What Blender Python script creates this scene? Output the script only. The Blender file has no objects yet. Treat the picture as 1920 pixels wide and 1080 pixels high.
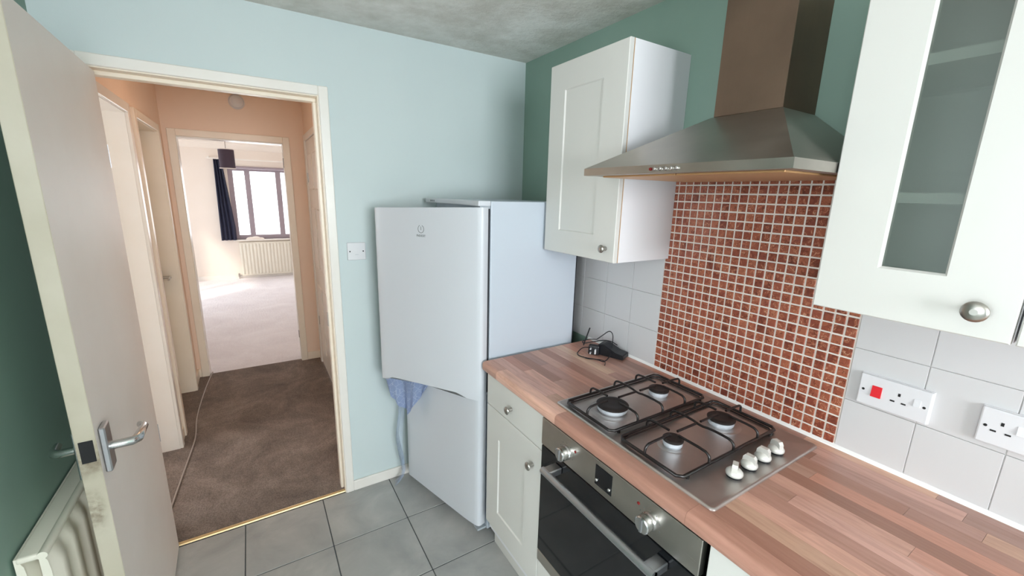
import bpy, bmesh, math, random
from mathutils import Matrix, Vector
random.seed(7)
R = math.radians
S = bpy.context.scene
COL = S.collection

# ------------------------------------------------------------------ camera
cd = bpy.data.cameras.new('camera'); cam = bpy.data.objects.new('camera', cd); COL.objects.link(cam)
yaw, pit, rol = R(-32.037), R(-12.628), R(1.445)
cd.sensor_width = 36.0; cd.lens = 36.0*779.59/1920.0; cd.clip_start = 0.02
fw = Vector((-math.sin(yaw)*math.cos(pit), math.cos(yaw)*math.cos(pit), math.sin(pit)))
rt = Vector((math.cos(yaw), math.sin(yaw), 0)); up = rt.cross(fw)
rr = rt*math.cos(rol)+up*math.sin(rol); uu = -rt*math.sin(rol)+up*math.cos(rol)
m = Matrix((rr, uu, -fw)).transposed().to_4x4(); m.translation = (-1.384, -2.1253, 1.5989)
cam.matrix_world = m
S.camera = cam

# ------------------------------------------------------------------ world, light, exposure
w = bpy.data.worlds.new('sky'); S.world = w; w.use_nodes = True
bg = w.node_tree.nodes['Background']; bg.inputs[0].default_value = (0.86, 0.93, 1.0, 1); bg.inputs[1].default_value = 2.2
S.view_settings.view_transform = 'Standard'; S.view_settings.look = 'None'
S.view_settings.exposure = 0.58; S.view_settings.gamma = 1.0; S.view_settings.use_curve_mapping = False
S.cycles.max_bounces = 14; S.cycles.diffuse_bounces = 8; S.cycles.transparent_max_bounces = 12
S.cycles.caustics_reflective = False; S.cycles.caustics_refractive = False; S.cycles.sample_clamp_indirect = 6.0

def area(name, loc, rot, sx, sy, power, col):
    l = bpy.data.lights.new(name, 'AREA'); l.shape = 'RECTANGLE'; l.size = sx; l.size_y = sy; l.energy = power; l.color = col
    o = bpy.data.objects.new(name, l); COL.objects.link(o); o.location = loc; o.rotation_euler = rot; return o
# daylight outside each window opening, the dining one added, pointing into the room
area('daylight_kitchen_window', (-1.2, -5.16, 1.575), (R(90), 0, 0), 1.50, 1.25, 110, (0.92, 0.96, 1.0))
area('added_dining_light', (-3.56, -2.55, 1.55), (R(90), 0, R(-90)), 1.50, 1.30, 36, (0.94, 0.97, 1.0))  # added light at an invented window, brightens the cabinet fronts
area('daylight_living_window', (-0.75, 6.98, 1.33), (R(-90), 0, 0), 1.85, 1.28, 14, (1.0, 0.98, 0.96))
area('daylight_garden_window', (-3.10, 5.2, 1.15), (R(90), 0, R(-90)), 1.7, 2.0, 7, (1.0, 0.96, 0.92))
area('daylight_side_room_window', (-3.62, 0.75, 1.5), (R(90), 0, R(-90)), 1.0, 1.0, 20, (0.86, 0.93, 1.0))
sl = bpy.data.lights.new('sun', 'SUN'); sl.energy = 1.7; sl.angle = R(5.0); sl.color = (1.0, 0.90, 0.76)
so = bpy.data.objects.new('sun', sl); COL.objects.link(so); so.location = (-6, 2, 6)
so.rotation_euler = Vector((0.72, 0.62, -0.95)).to_track_quat('-Z', 'Y').to_euler()

# ------------------------------------------------------------------ materials
def lin(c):
    return tuple(((x/255)/12.92 if x/255 <= 0.04045 else ((x/255+0.055)/1.055)**2.4) for x in c)+(1.0,)
MATS = {}
def mat(name, rgb=(200, 200, 200), rough=0.5, metal=0.0, **k):
    mt = bpy.data.materials.new(name); mt.use_nodes = True
    b = mt.node_tree.nodes['Principled BSDF']
    b.inputs['Base Color'].default_value = lin(rgb); b.inputs['Roughness'].default_value = rough; b.inputs['Metallic'].default_value = metal
    for kk, v in k.items(): b.inputs[kk].default_value = v
    mt.diffuse_color = lin(rgb); MATS[name] = mt; return mt
class NT:
    def __init__(s, mt): s.t = mt.node_tree; s.n = s.t.nodes; s.l = s.t.links; s.b = s.n['Principled BSDF']
    def node(s, ty, **k):
        nd = s.n.new(ty)
        for a, v in k.items():
            if a.startswith('i_'):
                key = a[2:]; key = int(key) if key.isdigit() else key
                nd.inputs[key].default_value = v
            else: setattr(nd, a, v)
        return nd
    def link(s, a, b): s.l.new(a, b)
    def pos(s, scale=(1, 1, 1), loc=(0, 0, 0), src='pos'):
        if src == 'pos': g = s.node('ShaderNodeNewGeometry').outputs['Position']
        else: g = s.node('ShaderNodeTexCoord').outputs['Object']
        mp = s.node('ShaderNodeMapping'); mp.inputs['Scale'].default_value = scale; mp.inputs['Location'].default_value = loc
        s.link(g, mp.inputs[0]); return mp.outputs[0]
    def noise(s, vec, scale, detail=4, rough=0.55, dist=0.0):
        nd = s.node('ShaderNodeTexNoise'); nd.inputs['Scale'].default_value = scale; nd.inputs['Detail'].default_value = detail
        nd.inputs['Roughness'].default_value = rough; nd.inputs['Distortion'].default_value = dist
        s.link(vec, nd.inputs['Vector']); return nd.outputs['Fac']
    def ramp(s, fac, stops):
        r = s.node('ShaderNodeValToRGB'); e = r.color_ramp.elements
        while len(e) < len(stops): e.new(0.5)
        for q, (p_, c) in zip(e, stops): q.position = p_; q.color = c if len(c) == 4 else lin(c)
        s.link(fac, r.inputs[0]); return r.outputs[0]
    def mix(s, fac, a, b, blend='MIX'):
        mx = s.node('ShaderNodeMix', data_type='RGBA', blend_type=blend)
        if isinstance(fac, float): mx.inputs[0].default_value = fac
        else: s.link(fac, mx.inputs[0])
        for i, v in ((6, a), (7, b)):
            if isinstance(v, tuple): mx.inputs[i].default_value = v if len(v) == 4 else lin(v)
            else: s.link(v, mx.inputs[i])
        return mx.outputs[2]
    def math(s, op, a, b=None, c=None):
        nd = s.node('ShaderNodeMath', operation=op)
        for i, v in enumerate((a, b, c)):
            if v is None: continue
            if isinstance(v, (int, float)): nd.inputs[i].default_value = v
            else: s.link(v, nd.inputs[i])
        return nd.outputs[0]
    def bump(s, h, strength=0.3, dist=0.002):
        bp = s.node('ShaderNodeBump'); bp.inputs['Strength'].default_value = strength; bp.inputs['Distance'].default_value = dist
        s.link(h, bp.inputs['Height']); s.link(bp.outputs[0], s.b.inputs['Normal'])
    def col(s, o): s.link(o, s.b.inputs['Base Color'])

def blotchy(name, c1, c2, scale=3.0, rough=0.6, bump=0.0, bscale=200, **k):
    mt = mat(name, c1, rough, **k); t = NT(mt); v = t.pos()
    t.col(t.ramp(t.noise(v, scale, 5), [(0.3, c1), (0.7, c2)]))
    if bump: t.bump(t.noise(v, bscale, 3), bump, 0.001)
    return mt

blotchy('paint_teal', (200, 212, 213), (203, 215, 215), 2.5, 0.62, 0.15, 260)
blotchy('wall_green', (128, 154, 141), (134, 160, 147), 2.5, 0.62, 0.15, 260)  # darker, greener tone for the right and left kitchen walls
blotchy('paint_peach', (237, 213, 193), (239, 218, 200), 2.0, 0.7, 0.12, 200)
blotchy('paint_cream', (236, 226, 216), (239, 230, 221), 2.0, 0.7)
blotchy('gloss_white', (236, 232, 226), (232, 227, 219), 6, 0.28)
blotchy('hall_gloss', (238, 228, 212), (234, 223, 206), 6, 0.34)
blotchy('door_paint', (240, 231, 225), (235, 225, 218), 4, 0.50, 0.1, 60)
mat('cabinet_white', (212, 211, 206), 0.38)
mat('carcass_white', (226, 226, 229), 0.45)
mat('carcass_edge', (196, 160, 118), 0.6)
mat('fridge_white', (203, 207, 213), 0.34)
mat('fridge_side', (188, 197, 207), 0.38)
mat('fridge_grey', (170, 178, 184), 0.4)
mat('rubber_dark', (30, 33, 40), 0.6)
mat('plastic_white', (216, 217, 220), 0.34)
mat('plastic_black', (20, 22, 27), 0.38)
mat('hole_black', (14, 14, 16), 0.7)
mat('red_rocker', (214, 30, 42), 0.3)
mat('chrome', (205, 205, 205), 0.18, 1.0)
mat('nickel', (176, 172, 166), 0.30, 1.0)
mat('satin_aluminium', (186, 188, 192), 0.34, 1.0)
mat('knob_silver', (212, 210, 204), 0.42, 0.3)
mat('burner_ring', (214, 220, 228), 0.42, 0.35)
mat('enamel_black', (24, 20, 20), 0.28)
mat('burner_cap', (30, 24, 23), 0.55)
mat('glass_black', (12, 14, 18), 0.06)
mat('brass', (206, 182, 138), 0.42, 0.8)
mat('red_plastic', (120, 22, 20), 0.4)
mat('print_grey', (104, 112, 112), 0.6)
mat('sealant', (240, 240, 238), 0.45)
mat('curtain_blue', (70, 74, 98), 0.85)
mat('shade_purple', (74, 62, 76), 0.8)
mat('shade_lining', (236, 228, 222), 0.8)
mat('window_frame', (156, 144, 152), 0.5)
mat('cable_white', (158, 146, 138), 0.5)
mat('grey_steel_dark', (62, 60, 58), 0.35, 1.0)
mat('filter_amber', (205, 160, 112), 0.42, 0.5)
mat('radiator_white', (228, 224, 210), 0.4)
mat('grout_dark', (74, 80, 82), 0.85)
mat('grout_white', (226, 219, 210), 0.7)
mat('tile_backing', (208, 208, 205), 0.7)
mat('ground_outside', (150, 160, 120), 0.9)

# brushed stainless steel: fine streaks
def steel(name, c, rough, axis):
    mt = mat(name, c, rough, 1.0); t = NT(mt)
    sc = [4, 4, 4]; sc['xyz'.index(axis)] = 3
    for i in range(3):
        if i != 'xyz'.index(axis): sc[i] = 700
    f = t.noise(t.pos(tuple(sc)), 1.0, 2)
    g = t.noise(t.pos(), 7, 5)
    t.link(t.math('ADD', t.math('MULTIPLY', f, 0.10), t.math('ADD', t.math('MULTIPLY', g, 0.22), rough-0.16)), t.b.inputs['Roughness'])
    t.col(t.ramp(g, [(0.3, tuple(int(x*0.9) for x in c)), (0.7, c)]))
    t.bump(f, 0.06, 0.0004)
steel('steel_hood', (186, 180, 172), 0.36, 'y')
steel('steel_chimney', (134, 114, 98), 0.58, 'z')
steel('steel_hob', (214, 208, 204), 0.42, 'y')
steel('steel_oven', (196, 192, 184), 0.34, 'y')

# textured ceiling with damp marks
mt = mat('ceiling_artex', (205, 203, 196), 0.85); t = NT(mt); v = t.pos()
n1 = t.noise(v, 4.6, 7, 0.66); n2 = t.noise(v, 40, 6, 0.7, 0.3)
c = t.ramp(n1, [(0.36, (224, 220, 212)), (0.60, (252, 250, 246))])
sx = t.node('ShaderNodeSeparateXYZ'); t.link(v, sx.inputs[0])
edge = t.math('MINIMUM', t.math('MULTIPLY', sx.outputs[0], -1.0), t.math('MULTIPLY', sx.outputs[1], -1.0))
mould = t.math('MULTIPLY', t.math('SUBTRACT', 1.0, t.math('MINIMUM', t.math('MULTIPLY', edge, 3.4), 1.0)), t.noise(v, 6, 6, 0.7))
c = t.mix(t.math('MULTIPLY', mould, 0.6), c, (140, 142, 128))
c = t.mix(t.math('MULTIPLY', t.math('GREATER_THAN', n2, 0.66), 0.6), c, (238, 234, 222))
t.col(c); t.bump(t.math('ADD', n2, n1), 0.7, 0.010)
blotchy('ceiling_plain', (240, 232, 222), (244, 237, 228), 3, 0.85)

# carpets
def carpet(name, stops, s1):
    mt = mat(name, stops[0][1], 0.97); t = NT(mt); v = t.pos()
    n = t.noise(v, s1, 8, 0.72, 0.6); fine = t.noise(v, 170, 4, 0.8)
    c = t.ramp(n, stops); c = t.mix(0.55, c, t.ramp(fine, [(0.38, (60, 52, 48)), (0.62, (225, 218, 212))]), 'SOFT_LIGHT')
    t.col(c); t.bump(t.math('ADD', fine, t.math('MULTIPLY', t.noise(t.pos((5, 1.2, 1)), 9, 4), 1.5)), 0.8, 0.006)
carpet('carpet_brown', [(0.30, (102, 92, 86)), (0.5, (130, 118, 110)), (0.70, (158, 146, 138))], 2.6)
carpet('carpet_pale', [(0.30, (226, 222, 227)), (0.7, (242, 240, 244))], 2.0)

# floor tiles: cloudy grey
mt = mat('floor_tile_grey', (150, 154, 152), 0.36); t = NT(mt); v = t.pos()
n = t.noise(v, 5, 6, 0.6, 0.5)
oi = t.node('ShaderNodeObjectInfo')
c = t.ramp(n, [(0.30, (150, 152, 150)), (0.55, (168, 169, 166)), (0.75, (184, 184, 180))])
c = t.mix(0.18, c, oi.outputs['Color'], 'MULTIPLY'); t.col(c); t.bump(t.noise(v, 60, 4), 0.12, 0.001)

# glazed white wall tile
mt = mat('wall_tile_white', (202, 202, 203), 0.34); t = NT(mt); v = t.pos()

# copper foil glass mosaic
mt = mat('mosaic_copper', (150, 70, 45), 0.28); t = NT(mt); v = t.pos()
sn = t.node('ShaderNodeVectorMath', operation='SNAP'); ofs = t.node('ShaderNodeVectorMath', operation='ADD'); ofs.inputs[1].default_value = (0.5, 1.0606+29.4, -0.9135)
t.link(v, ofs.inputs[0]); t.link(ofs.outputs[0], sn.inputs[0]); sn.inputs[1].default_value = (1.0, 0.0294, 0.0294)
wn = t.node('ShaderNodeTexWhiteNoise'); t.link(sn.outputs[0], wn.inputs['Vector'])
vofs = t.node('ShaderNodeVectorMath', operation='MULTIPLY_ADD'); t.link(wn.outputs['Color'], vofs.inputs[0]); vofs.inputs[1].default_value = (5, 5, 5); t.link(v, vofs.inputs[2])
foil = t.noise(vofs.outputs[0], 46, 1, 0.4, 1.6)
base = t.ramp(wn.outputs['Value'], [(0.0, (104, 52, 42)), (0.22, (130, 66, 52)), (0.5, (146, 78, 62)), (0.78, (164, 98, 74)), (1.0, (138, 74, 62))])
base = t.mix(t.ramp(foil, [(0.30, (0, 0, 0, 1)), (0.75, (0.75, 0.75, 0.75, 1))]), base, (172, 98, 70))
base = t.mix(t.math('MULTIPLY', t.math('COMPARE', foil, 0.60, 0.012), 0.55), base, (232, 190, 158))
base = t.mix(t.math('MULTIPLY', t.math('COMPARE', t.noise(vofs.outputs[0], 38, 1, 0.4, 2.0), 0.42, 0.022), 0.6), base, (84, 34, 20))
t.col(base); t.b.inputs['Metallic'].default_value = 0.15; t.bump(foil, 0.08, 0.002)

# worktop staves: colour per piece and grain along the length
mt = mat('beech_stave', (170, 120, 95), 0.30); t = NT(mt)
oi = t.node('ShaderNodeObjectInfo')
va = t.node('ShaderNodeVectorMath', operation='MULTIPLY_ADD'); va.inputs[1].default_value = (9, 9, 9)
t.link(oi.outputs['Color'], va.inputs[0]); t.link(t.pos((16, 1.6, 16)), va.inputs[2])
g = t.noise(va.outputs[0], 3.0, 6, 0.62, 1.0)
gl = t.noise(t.pos((160, 7, 160)), 1.0, 3)
c = t.mix(t.ramp(g, [(0.40, (0.0, 0.0, 0.0, 1)), (0.70, (0.5, 0.5, 0.5, 1))]), oi.outputs['Color'], (132, 86, 68))
c = t.mix(t.math('MULTIPLY', gl, 0.22), c, (222, 182, 156)); t.col(c)

# dirty door edge: grime around the latch and the worn lower edge
mt = mat('door_edge_paint', (186, 178, 156), 0.5); t = NT(mt); v = t.pos((1, 1, 1), (0, 0, 0), 'obj')
s3 = t.node('ShaderNodeSeparateXYZ'); t.link(v, s3.inputs[0])
n = t.noise(v, 26, 6, 0.7)
d1 = t.math('MULTIPLY', t.math('ABSOLUTE', t.math('SUBTRACT', s3.outputs[2], 0.91)), 16.0)
d2 = t.math('MULTIPLY', t.math('ABSOLUTE', t.math('SUBTRACT', s3.outputs[2], 0.765)), 13.0)
m1 = t.math('MULTIPLY', t.math('MAXIMUM', t.math('SUBTRACT', 1.0, d1), 0.0), 0.9)
m2 = t.math('MULTIPLY', t.math('MAXIMUM', t.math('SUBTRACT', 1.0, d2), 0.0), t.math('MINIMUM', t.math('MAXIMUM', t.math('MULTIPLY', t.math('ADD', s3.outputs[0], 0.004), -60.0), 0.0), 1.0))
mm = t.math('MULTIPLY', t.math('MAXIMUM', m1, m2), t.ramp(n, [(0.35, (0, 0, 0, 1)), (0.65, (1, 1, 1, 1))]))
c = t.ramp(t.noise(v, 5, 5), [(0.3, (178, 170, 150)), (0.7, (192, 185, 168))])
t.col(t.mix(mm, c, (92, 72, 46)))

# patterned blue cloth: pale triangles
mt = mat('cloth_blue', (140, 158, 200), 0.85); t = NT(mt)
vo = t.node('ShaderNodeTexVoronoi', feature='DISTANCE_TO_EDGE'); vo.inputs['Scale'].default_value = 38; t.link(t.pos(), vo.inputs['Vector'])
c = t.mix(t.math('LESS_THAN', vo.outputs['Distance'], 0.018), (172, 187, 218), (222, 229, 242)); t.col(c)
t.b.inputs['Transmission Weight'].default_value = 0.0

# thin clear glass for the panes, frosted glass for the cabinet, cloudy film
def glassy(name, alpha, rgb, rough):
    mt = mat(name, rgb, rough); t = NT(mt); out = t.n['Material Output']
    tr = t.node('ShaderNodeBsdfTransparent'); gl_ = t.node('ShaderNodeBsdfGlossy'); gl_.inputs['Roughness'].default_value = rough
    mx = t.node('ShaderNodeMixShader'); mx.inputs[0].default_value = alpha
    t.link(tr.outputs[0], mx.inputs[1]); t.link(gl_.outputs[0], mx.inputs[2]); t.link(mx.outputs[0], out.inputs[0])
glassy('pane_glass', 0.06, (255, 255, 255), 0.02)
mt = mat('frosted_glass', (176, 186, 178), 0.3); t = NT(mt); out = t.n['Material Output']
rf = t.node('ShaderNodeBsdfRefraction'); rf.inputs['Roughness'].default_value = 0.13; rf.inputs['IOR'].default_value = 1.12; rf.inputs['Color'].default_value = lin((232, 238, 232))
tr = t.node('ShaderNodeBsdfTransparent'); tr.inputs['Color'].default_value = lin((236, 240, 236))
df = t.node('ShaderNodeBsdfDiffuse'); df.inputs['Color'].default_value = lin((168, 180, 170))
ma = t.node('ShaderNodeMixShader'); ma.inputs[0].default_value = 0.6; t.link(rf.outputs[0], ma.inputs[1]); t.link(tr.outputs[0], ma.inputs[2])
mb = t.node('ShaderNodeMixShader'); mb.inputs[0].default_value = 0.13; t.link(ma.outputs[0], mb.inputs[1]); t.link(df.outputs[0], mb.inputs[2])
gz = t.node('ShaderNodeBsdfGlossy'); gz.inputs['Roughness'].default_value = 0.25
mc = t.node('ShaderNodeMixShader'); mc.inputs[0].default_value = 0.06; t.link(mb.outputs[0], mc.inputs[1]); t.link(gz.outputs[0], mc.inputs[2]); t.link(mc.outputs[0], out.inputs[0])
mt = mat('plastic_film', (176, 196, 226), 0.35); t = NT(mt); t.b.inputs['Alpha'].default_value = 0.25

# ------------------------------------------------------------------ geometry helpers
def box(bm, x0, x1, y0, y1, z0, z1, b=0.0, seg=1):
    x0, x1 = min(x0, x1), max(x0, x1); y0, y1 = min(y0, y1), max(y0, y1); z0, z1 = min(z0, z1), max(z0, z1)
    vs = [bm.verts.new(p) for p in ((x0, y0, z0), (x1, y0, z0), (x1, y1, z0), (x0, y1, z0), (x0, y0, z1), (x1, y0, z1), (x1, y1, z1), (x0, y1, z1))]
    fs = [bm.faces.new([vs[i] for i in q]) for q in ((3, 2, 1, 0), (4, 5, 6, 7), (0, 1, 5, 4), (1, 2, 6, 5), (2, 3, 7, 6), (3, 0, 4, 7))]
    if b:
        es = list({e for f in fs for e in f.edges}); bmesh.ops.bevel(bm, geom=es, offset=b, segments=seg, affect='EDGES', profile=0.5)
    return bm
def BX(*a, **k): return box(bmesh.new(), *a, **k)
def lathe(bm, prof, n=24, M=None, cap=True):
    rings = []
    for r, h in prof:
        rings.append([bm.verts.new((r*math.cos(2*math.pi*i/n), r*math.sin(2*math.pi*i/n), h)) for i in range(n)])
    fs = []
    for a, b in zip(rings, rings[1:]):
        for i in range(n):
            f = bm.faces.new((a[i], a[(i+1) % n], b[(i+1) % n], b[i])); f.smooth = True
    if cap: bm.faces.new(rings[0][::-1]); bm.faces.new(rings[-1])
    if M is not None: bmesh.ops.transform(bm, matrix=M, verts=[v for r in rings for v in r])
    return bm
def tube(bm, pts, r, n=8, closed=False, smooth=0):
    P = [Vector(p) for p in pts]
    for _ in range(smooth):
        Q = []
        L = len(P)
        for i in range(L if closed else L-1):
            a, b = P[i], P[(i+1) % L]
            Q += [a*0.75+b*0.25, a*0.25+b*0.75]
        if not closed: Q = [P[0]]+Q[1:-1]+[P[-1]]
        P = Q
    L = len(P); rings = []; prev = None
    for i in range(L):
        if closed: d = P[(i+1) % L]-P[i-1]
        else: d = P[min(i+1, L-1)]-P[max(i-1, 0)]
        if d.length < 1e-9: d = Vector((0, 0, 1))
        d.normalize()
        u = (prev-d*prev.dot(d)) if prev is not None else (Vector((0, 0, 1)) if abs(d.z) < 0.9 else Vector((1, 0, 0)))
        u = (u-d*u.dot(d)).normalized(); prev = u; v = d.cross(u)
        rad = r[i] if isinstance(r, (list, tuple)) else r
        rings.append([bm.verts.new(P[i]+u*rad*math.cos(2*math.pi*k/n)+v*rad*math.sin(2*math.pi*k/n)) for k in range(n)])
    for i in range(L if closed else L-1):
        a, b = rings[i], rings[(i+1) % L]
        for k in range(n):
            f = bm.faces.new((a[k], a[(k+1) % n], b[(k+1) % n], b[k])); f.smooth = True
    if not closed: bm.faces.new(rings[0][::-1]); bm.faces.new(rings[-1])
    return bm
def prism(bm, poly, h0, h1, fn):
    """poly of (a,b) extruded from h0 to h1; fn(a,b,h) -> xyz"""
    A = [bm.verts.new(fn(a, b, h0)) for a, b in poly]; B = [bm.verts.new(fn(a, b, h1)) for a, b in poly]; n = len(poly)
    bm.faces.new(A[::-1]); bm.faces.new(B)
    for i in range(n): bm.faces.new((A[i], A[(i+1) % n], B[(i+1) % n], B[i]))
    bmesh.ops.recalc_face_normals(bm, faces=bm.faces[:]); return bm
def world_matrix(o):
    M = o.matrix_basis.copy()
    return world_matrix(o.parent) @ M if o.parent else M
def me_of(name, bm, material, smooth=True, ang=None):
    bmesh.ops.recalc_face_normals(bm, faces=bm.faces[:])
    me = bpy.data.meshes.new(name); bm.to_mesh(me); bm.free()
    for mname in ([material] if isinstance(material, str) else material): me.materials.append(MATS[mname])
    if smooth and ang is not None: me.polygons.foreach_set('use_smooth', [True]*len(me.polygons))
    if smooth:
        flags = [p.use_smooth for p in me.polygons]
        if any(flags):
            me.set_sharp_from_angle(angle=R(ang if ang is not None else 50)); me.polygons.foreach_set('use_smooth', flags)
    return me
def part(name, bm, material, parent=None, local=False, smooth=True, ang=None, label=None, kind=None):
    if parent is not None and not local:
        bmesh.ops.transform(bm, matrix=world_matrix(parent).inverted(), verts=bm.verts[:])
    o = bpy.data.objects.new(name, me_of(name, bm, material, smooth, ang)); COL.objects.link(o); o.parent = parent
    if label: o['label'] = label
    if kind: o['kind'] = kind
    return o
def copy_at(o, loc, parent=None, name=None):
    c = o.copy(); COL.objects.link(c); c.location = loc
    if parent is not None: c.parent = parent
    return c
def thing(name, label, cat, loc=(0, 0, 0), rotz=0.0, group=None):
    o = bpy.data.objects.new(name, None); COL.objects.link(o); o.location = loc; o.rotation_euler = (0, 0, rotz); o.empty_display_size = 0.05
    o['label'] = label; o['category'] = cat
    if group: o['group'] = group
    return o
def tag(o, label, cat, group=None):
    o['label'] = label; o['category'] = cat
    if group: o['group'] = group
    return o
def struct(name, bm, material, label=None, smooth=False):
    o = part(name, bm, material, smooth=smooth); o['kind'] = 'structure'
    if label: o['label'] = label; o['category'] = name.split('_')[0]
    return o
ROT_NX = Matrix.Rotation(R(-90), 4, 'Y')     # lathe axis +z -> -x
ROT_NY = Matrix.Rotation(R(90), 4, 'X')      # lathe axis +z -> -y
def at(x, y, z, rot=None):
    M = Matrix.Translation((x, y, z)); return M @ rot if rot is not None else M
def text_mesh(body, size, M, extrude=0.0004):
    cu = bpy.data.curves.new('lettering', 'FONT'); cu.body = body; cu.size = size; cu.align_x = 'CENTER'; cu.extrude = extrude; cu.resolution_u = 3
    ob = bpy.data.objects.new('lettering', cu); COL.objects.link(ob)
    dg = bpy.context.evaluated_depsgraph_get(); me = bpy.data.meshes.new_from_object(ob.evaluated_get(dg))
    bpy.data.objects.remove(ob); bpy.data.curves.remove(cu)
    bm = bmesh.new(); bm.from_mesh(me); bpy.data.meshes.remove(me); bmesh.ops.transform(bm, matrix=M, verts=bm.verts[:]); return bm

H = 2.317; XL = -1.94; YF = -5.00; YE = -3.10; HH = 2.33
# ================================================================== STRUCTURE
# kitchen floor with separate tiles
fl = struct('floor', BX(XL, 0, YF, 0.0, -0.05, -0.0025), 'grout_dark', 'grey tiled kitchen floor with dark joints')
gs, g0x, g0y = 0.3462, -0.8555, -0.3437
tm = None
for i in range(-4, 3):
    for j in range(-15, 2):
        x0, x1 = max(g0x+i*gs, XL)+0.0022, min(g0x+(i+1)*gs, 0)-0.0022
        y0, y1 = max(g0y+j*gs, YF)+0.0022, min(g0y+(j+1)*gs, 0.0)-0.0022
        if x1-x0 < 0.02 or y1-y0 < 0.02: continue
        full = x1-x0 > gs-0.006 and y1-y0 > gs-0.006
        if full and tm is not None:
            o = copy_at(tm, ((x0+x1)/2, (y0+y1)/2, 0), fl)
        else:
            hx, hy = (x1-x0)/2, (y1-y0)/2
            o = part('floor_tile', BX(-hx, hx, -hy, hy, -0.02, 0.0, b=0.0015), 'floor_tile_grey', fl, local=True); o.location = ((x0+x1)/2, (y0+y1)/2, 0)
            if full: tm = o
        q = random.uniform(0.82, 1.0); o.color = (q, q*random.uniform(0.98, 1.0), q, 1)

def wall_with_holes(bm, axis, at0, at1, a0, a1, z0, z1, holes):
    """axis 'y': wall in the plane y=at0..at1 running a0..a1 in x; holes (a0,a1,z0,z1) sorted along a"""
    def bx(p, q, r, s):
        if q-p < 1e-4 or s-r < 1e-4: return
        if axis == 'y': box(bm, p, q, at0, at1, r, s)
        else: box(bm, at0, at1, p, q, r, s)
    cur = a0
    for h in sorted(holes):
        bx(cur, h[0], z0, z1); bx(h[0], h[1], z0, h[2]); bx(h[0], h[1], h[3], z1); cur = h[1]
    bx(cur, a1, z0, z1); return bm
def two_sided(o, axis, front_neg):
    """second slot on the faces whose normal points the other way"""
    i = 'xyz'.index(axis)
    for p in o.data.polygons:
        s = p.normal[i] if front_neg else -p.normal[i]
        p.material_index = 0 if s < -0.5 else 1
# wall with the doorway (kitchen side teal, hall side peach)
DX0, DX1, DZ = -1.855, -1.062, 2.012          # rough opening, filled by the lining
o = struct('wall_back', wall_with_holes(bmesh.new(), 'y', 0.0, 0.10, -2.04, 0.10, 0, H+0.02, [(DX0, DX1, -0.01, DZ)]), ['paint_teal', 'paint_peach'], 'pale aqua kitchen wall around the open doorway'); two_sided(o, 'y', True)
wr = struct('wall_right', BX(0, 0.10, YF, 0.0, 0, H+0.02), 'wall_green', 'green kitchen wall behind the cooker hood')
struct('wall_front', wall_with_holes(bmesh.new(), 'y', YF-0.10, YF, -3.5, 0.10, 0, H+0.02, [(-1.95, -0.45, 0.95, 2.2)]), 'paint_teal', 'kitchen window wall behind the viewer')
bm = BX(XL-0.1, 0.1, YF-0.1, 0.0, H, H+0.10); box(bm, -3.5, XL-0.1, YF-0.1, -1.4, H, H+0.10)
struct('ceiling', bm, 'ceiling_artex', 'mottled grey textured kitchen ceiling with damp marks')
def window_unit(name, x0, x1, y0, y1, z0, z1, axis, splits, fw_, fmat, label):
    """frame and panes in the plane of a wall; axis 'y' = window runs along x"""
    root = bpy.data.objects.new(name, None); COL.objects.link(root); root['kind'] = 'structure'; root.empty_display_size = 0.05
    root['label'] = label; root['category'] = 'window'
    def bx(bm, a0, a1, r0, r1, d0, d1):
        if axis == 'y': box(bm, a0, a1, d0, d1, r0, r1)
        else: box(bm, d0, d1, a0, a1, r0, r1)
    a0, a1, d0, d1 = (x0, x1, y0, y1) if axis == 'y' else (y0, y1, x0, x1)
    bm = bmesh.new(); bx(bm, a0, a1, z0, z0+fw_, d0, d1); bx(bm, a0, a1, z1-fw_, z1, d0, d1); bx(bm, a0, a0+fw_, z0+fw_, z1-fw_, d0, d1); bx(bm, a1-fw_, a1, z0+fw_, z1-fw_, d0, d1)
    part('window_frame', bm, fmat, root, smooth=False)
    ed = [a0+fw_]
    for s in splits:
        bm = bmesh.new(); bx(bm, s-fw_*0.55, s+fw_*0.55, z0+fw_, z1-fw_, d0, d1); part('mullion', bm, fmat, root, smooth=False)
        ed += [s-fw_*0.55, s+fw_*0.55]
    ed.append(a1-fw_); dm = (d0+d1)/2
    for k in range(0, len(ed), 2):
        bm = bmesh.new(); bx(bm, ed[k], ed[k+1], z0+fw_, z1-fw_, dm-0.003, dm+0.003); part('pane', bm, 'pane_glass', root, smooth=False)
    return root
XD, YD = -3.40, -1.50      # unseen dining end added for side light, behind and left of the viewer
struct('wall_left', BX(XL-0.10, XL, YD, 0.0, 0, H+0.02), 'wall_green', 'green wall behind the open kitchen door')
struct('wall_added_back', BX(XD, XL-0.10, YD, YD+0.10, 0, H+0.02), 'paint_teal', 'wall of the added dining end out of view')
struct('wall_added_left', wall_with_holes(bmesh.new(), 'x', XD-0.10, XD, YF, YD+0.10, 0, H+0.02, [(-3.3, -1.8, 0.9, 2.2)]), 'paint_teal', 'window wall of the added dining end out of view')
struct('floor_added', BX(XD, XL, YF, YD, -0.05, 0.0), 'floor_tile_grey', 'tiled floor of the added dining end out of view')
window_unit('added_dining_window', XD-0.08, XD-0.03, -3.3, -1.8, 0.9, 2.2, 'x', [-2.55], 0.05, 'gloss_white', 'window of the added dining end out of view')
window_unit('window_1', -1.95, -0.45, YF-0.08, YF-0.03, 0.95, 2.2, 'y', [-1.2], 0.05, 'gloss_white', 'kitchen window behind the viewer')
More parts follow.
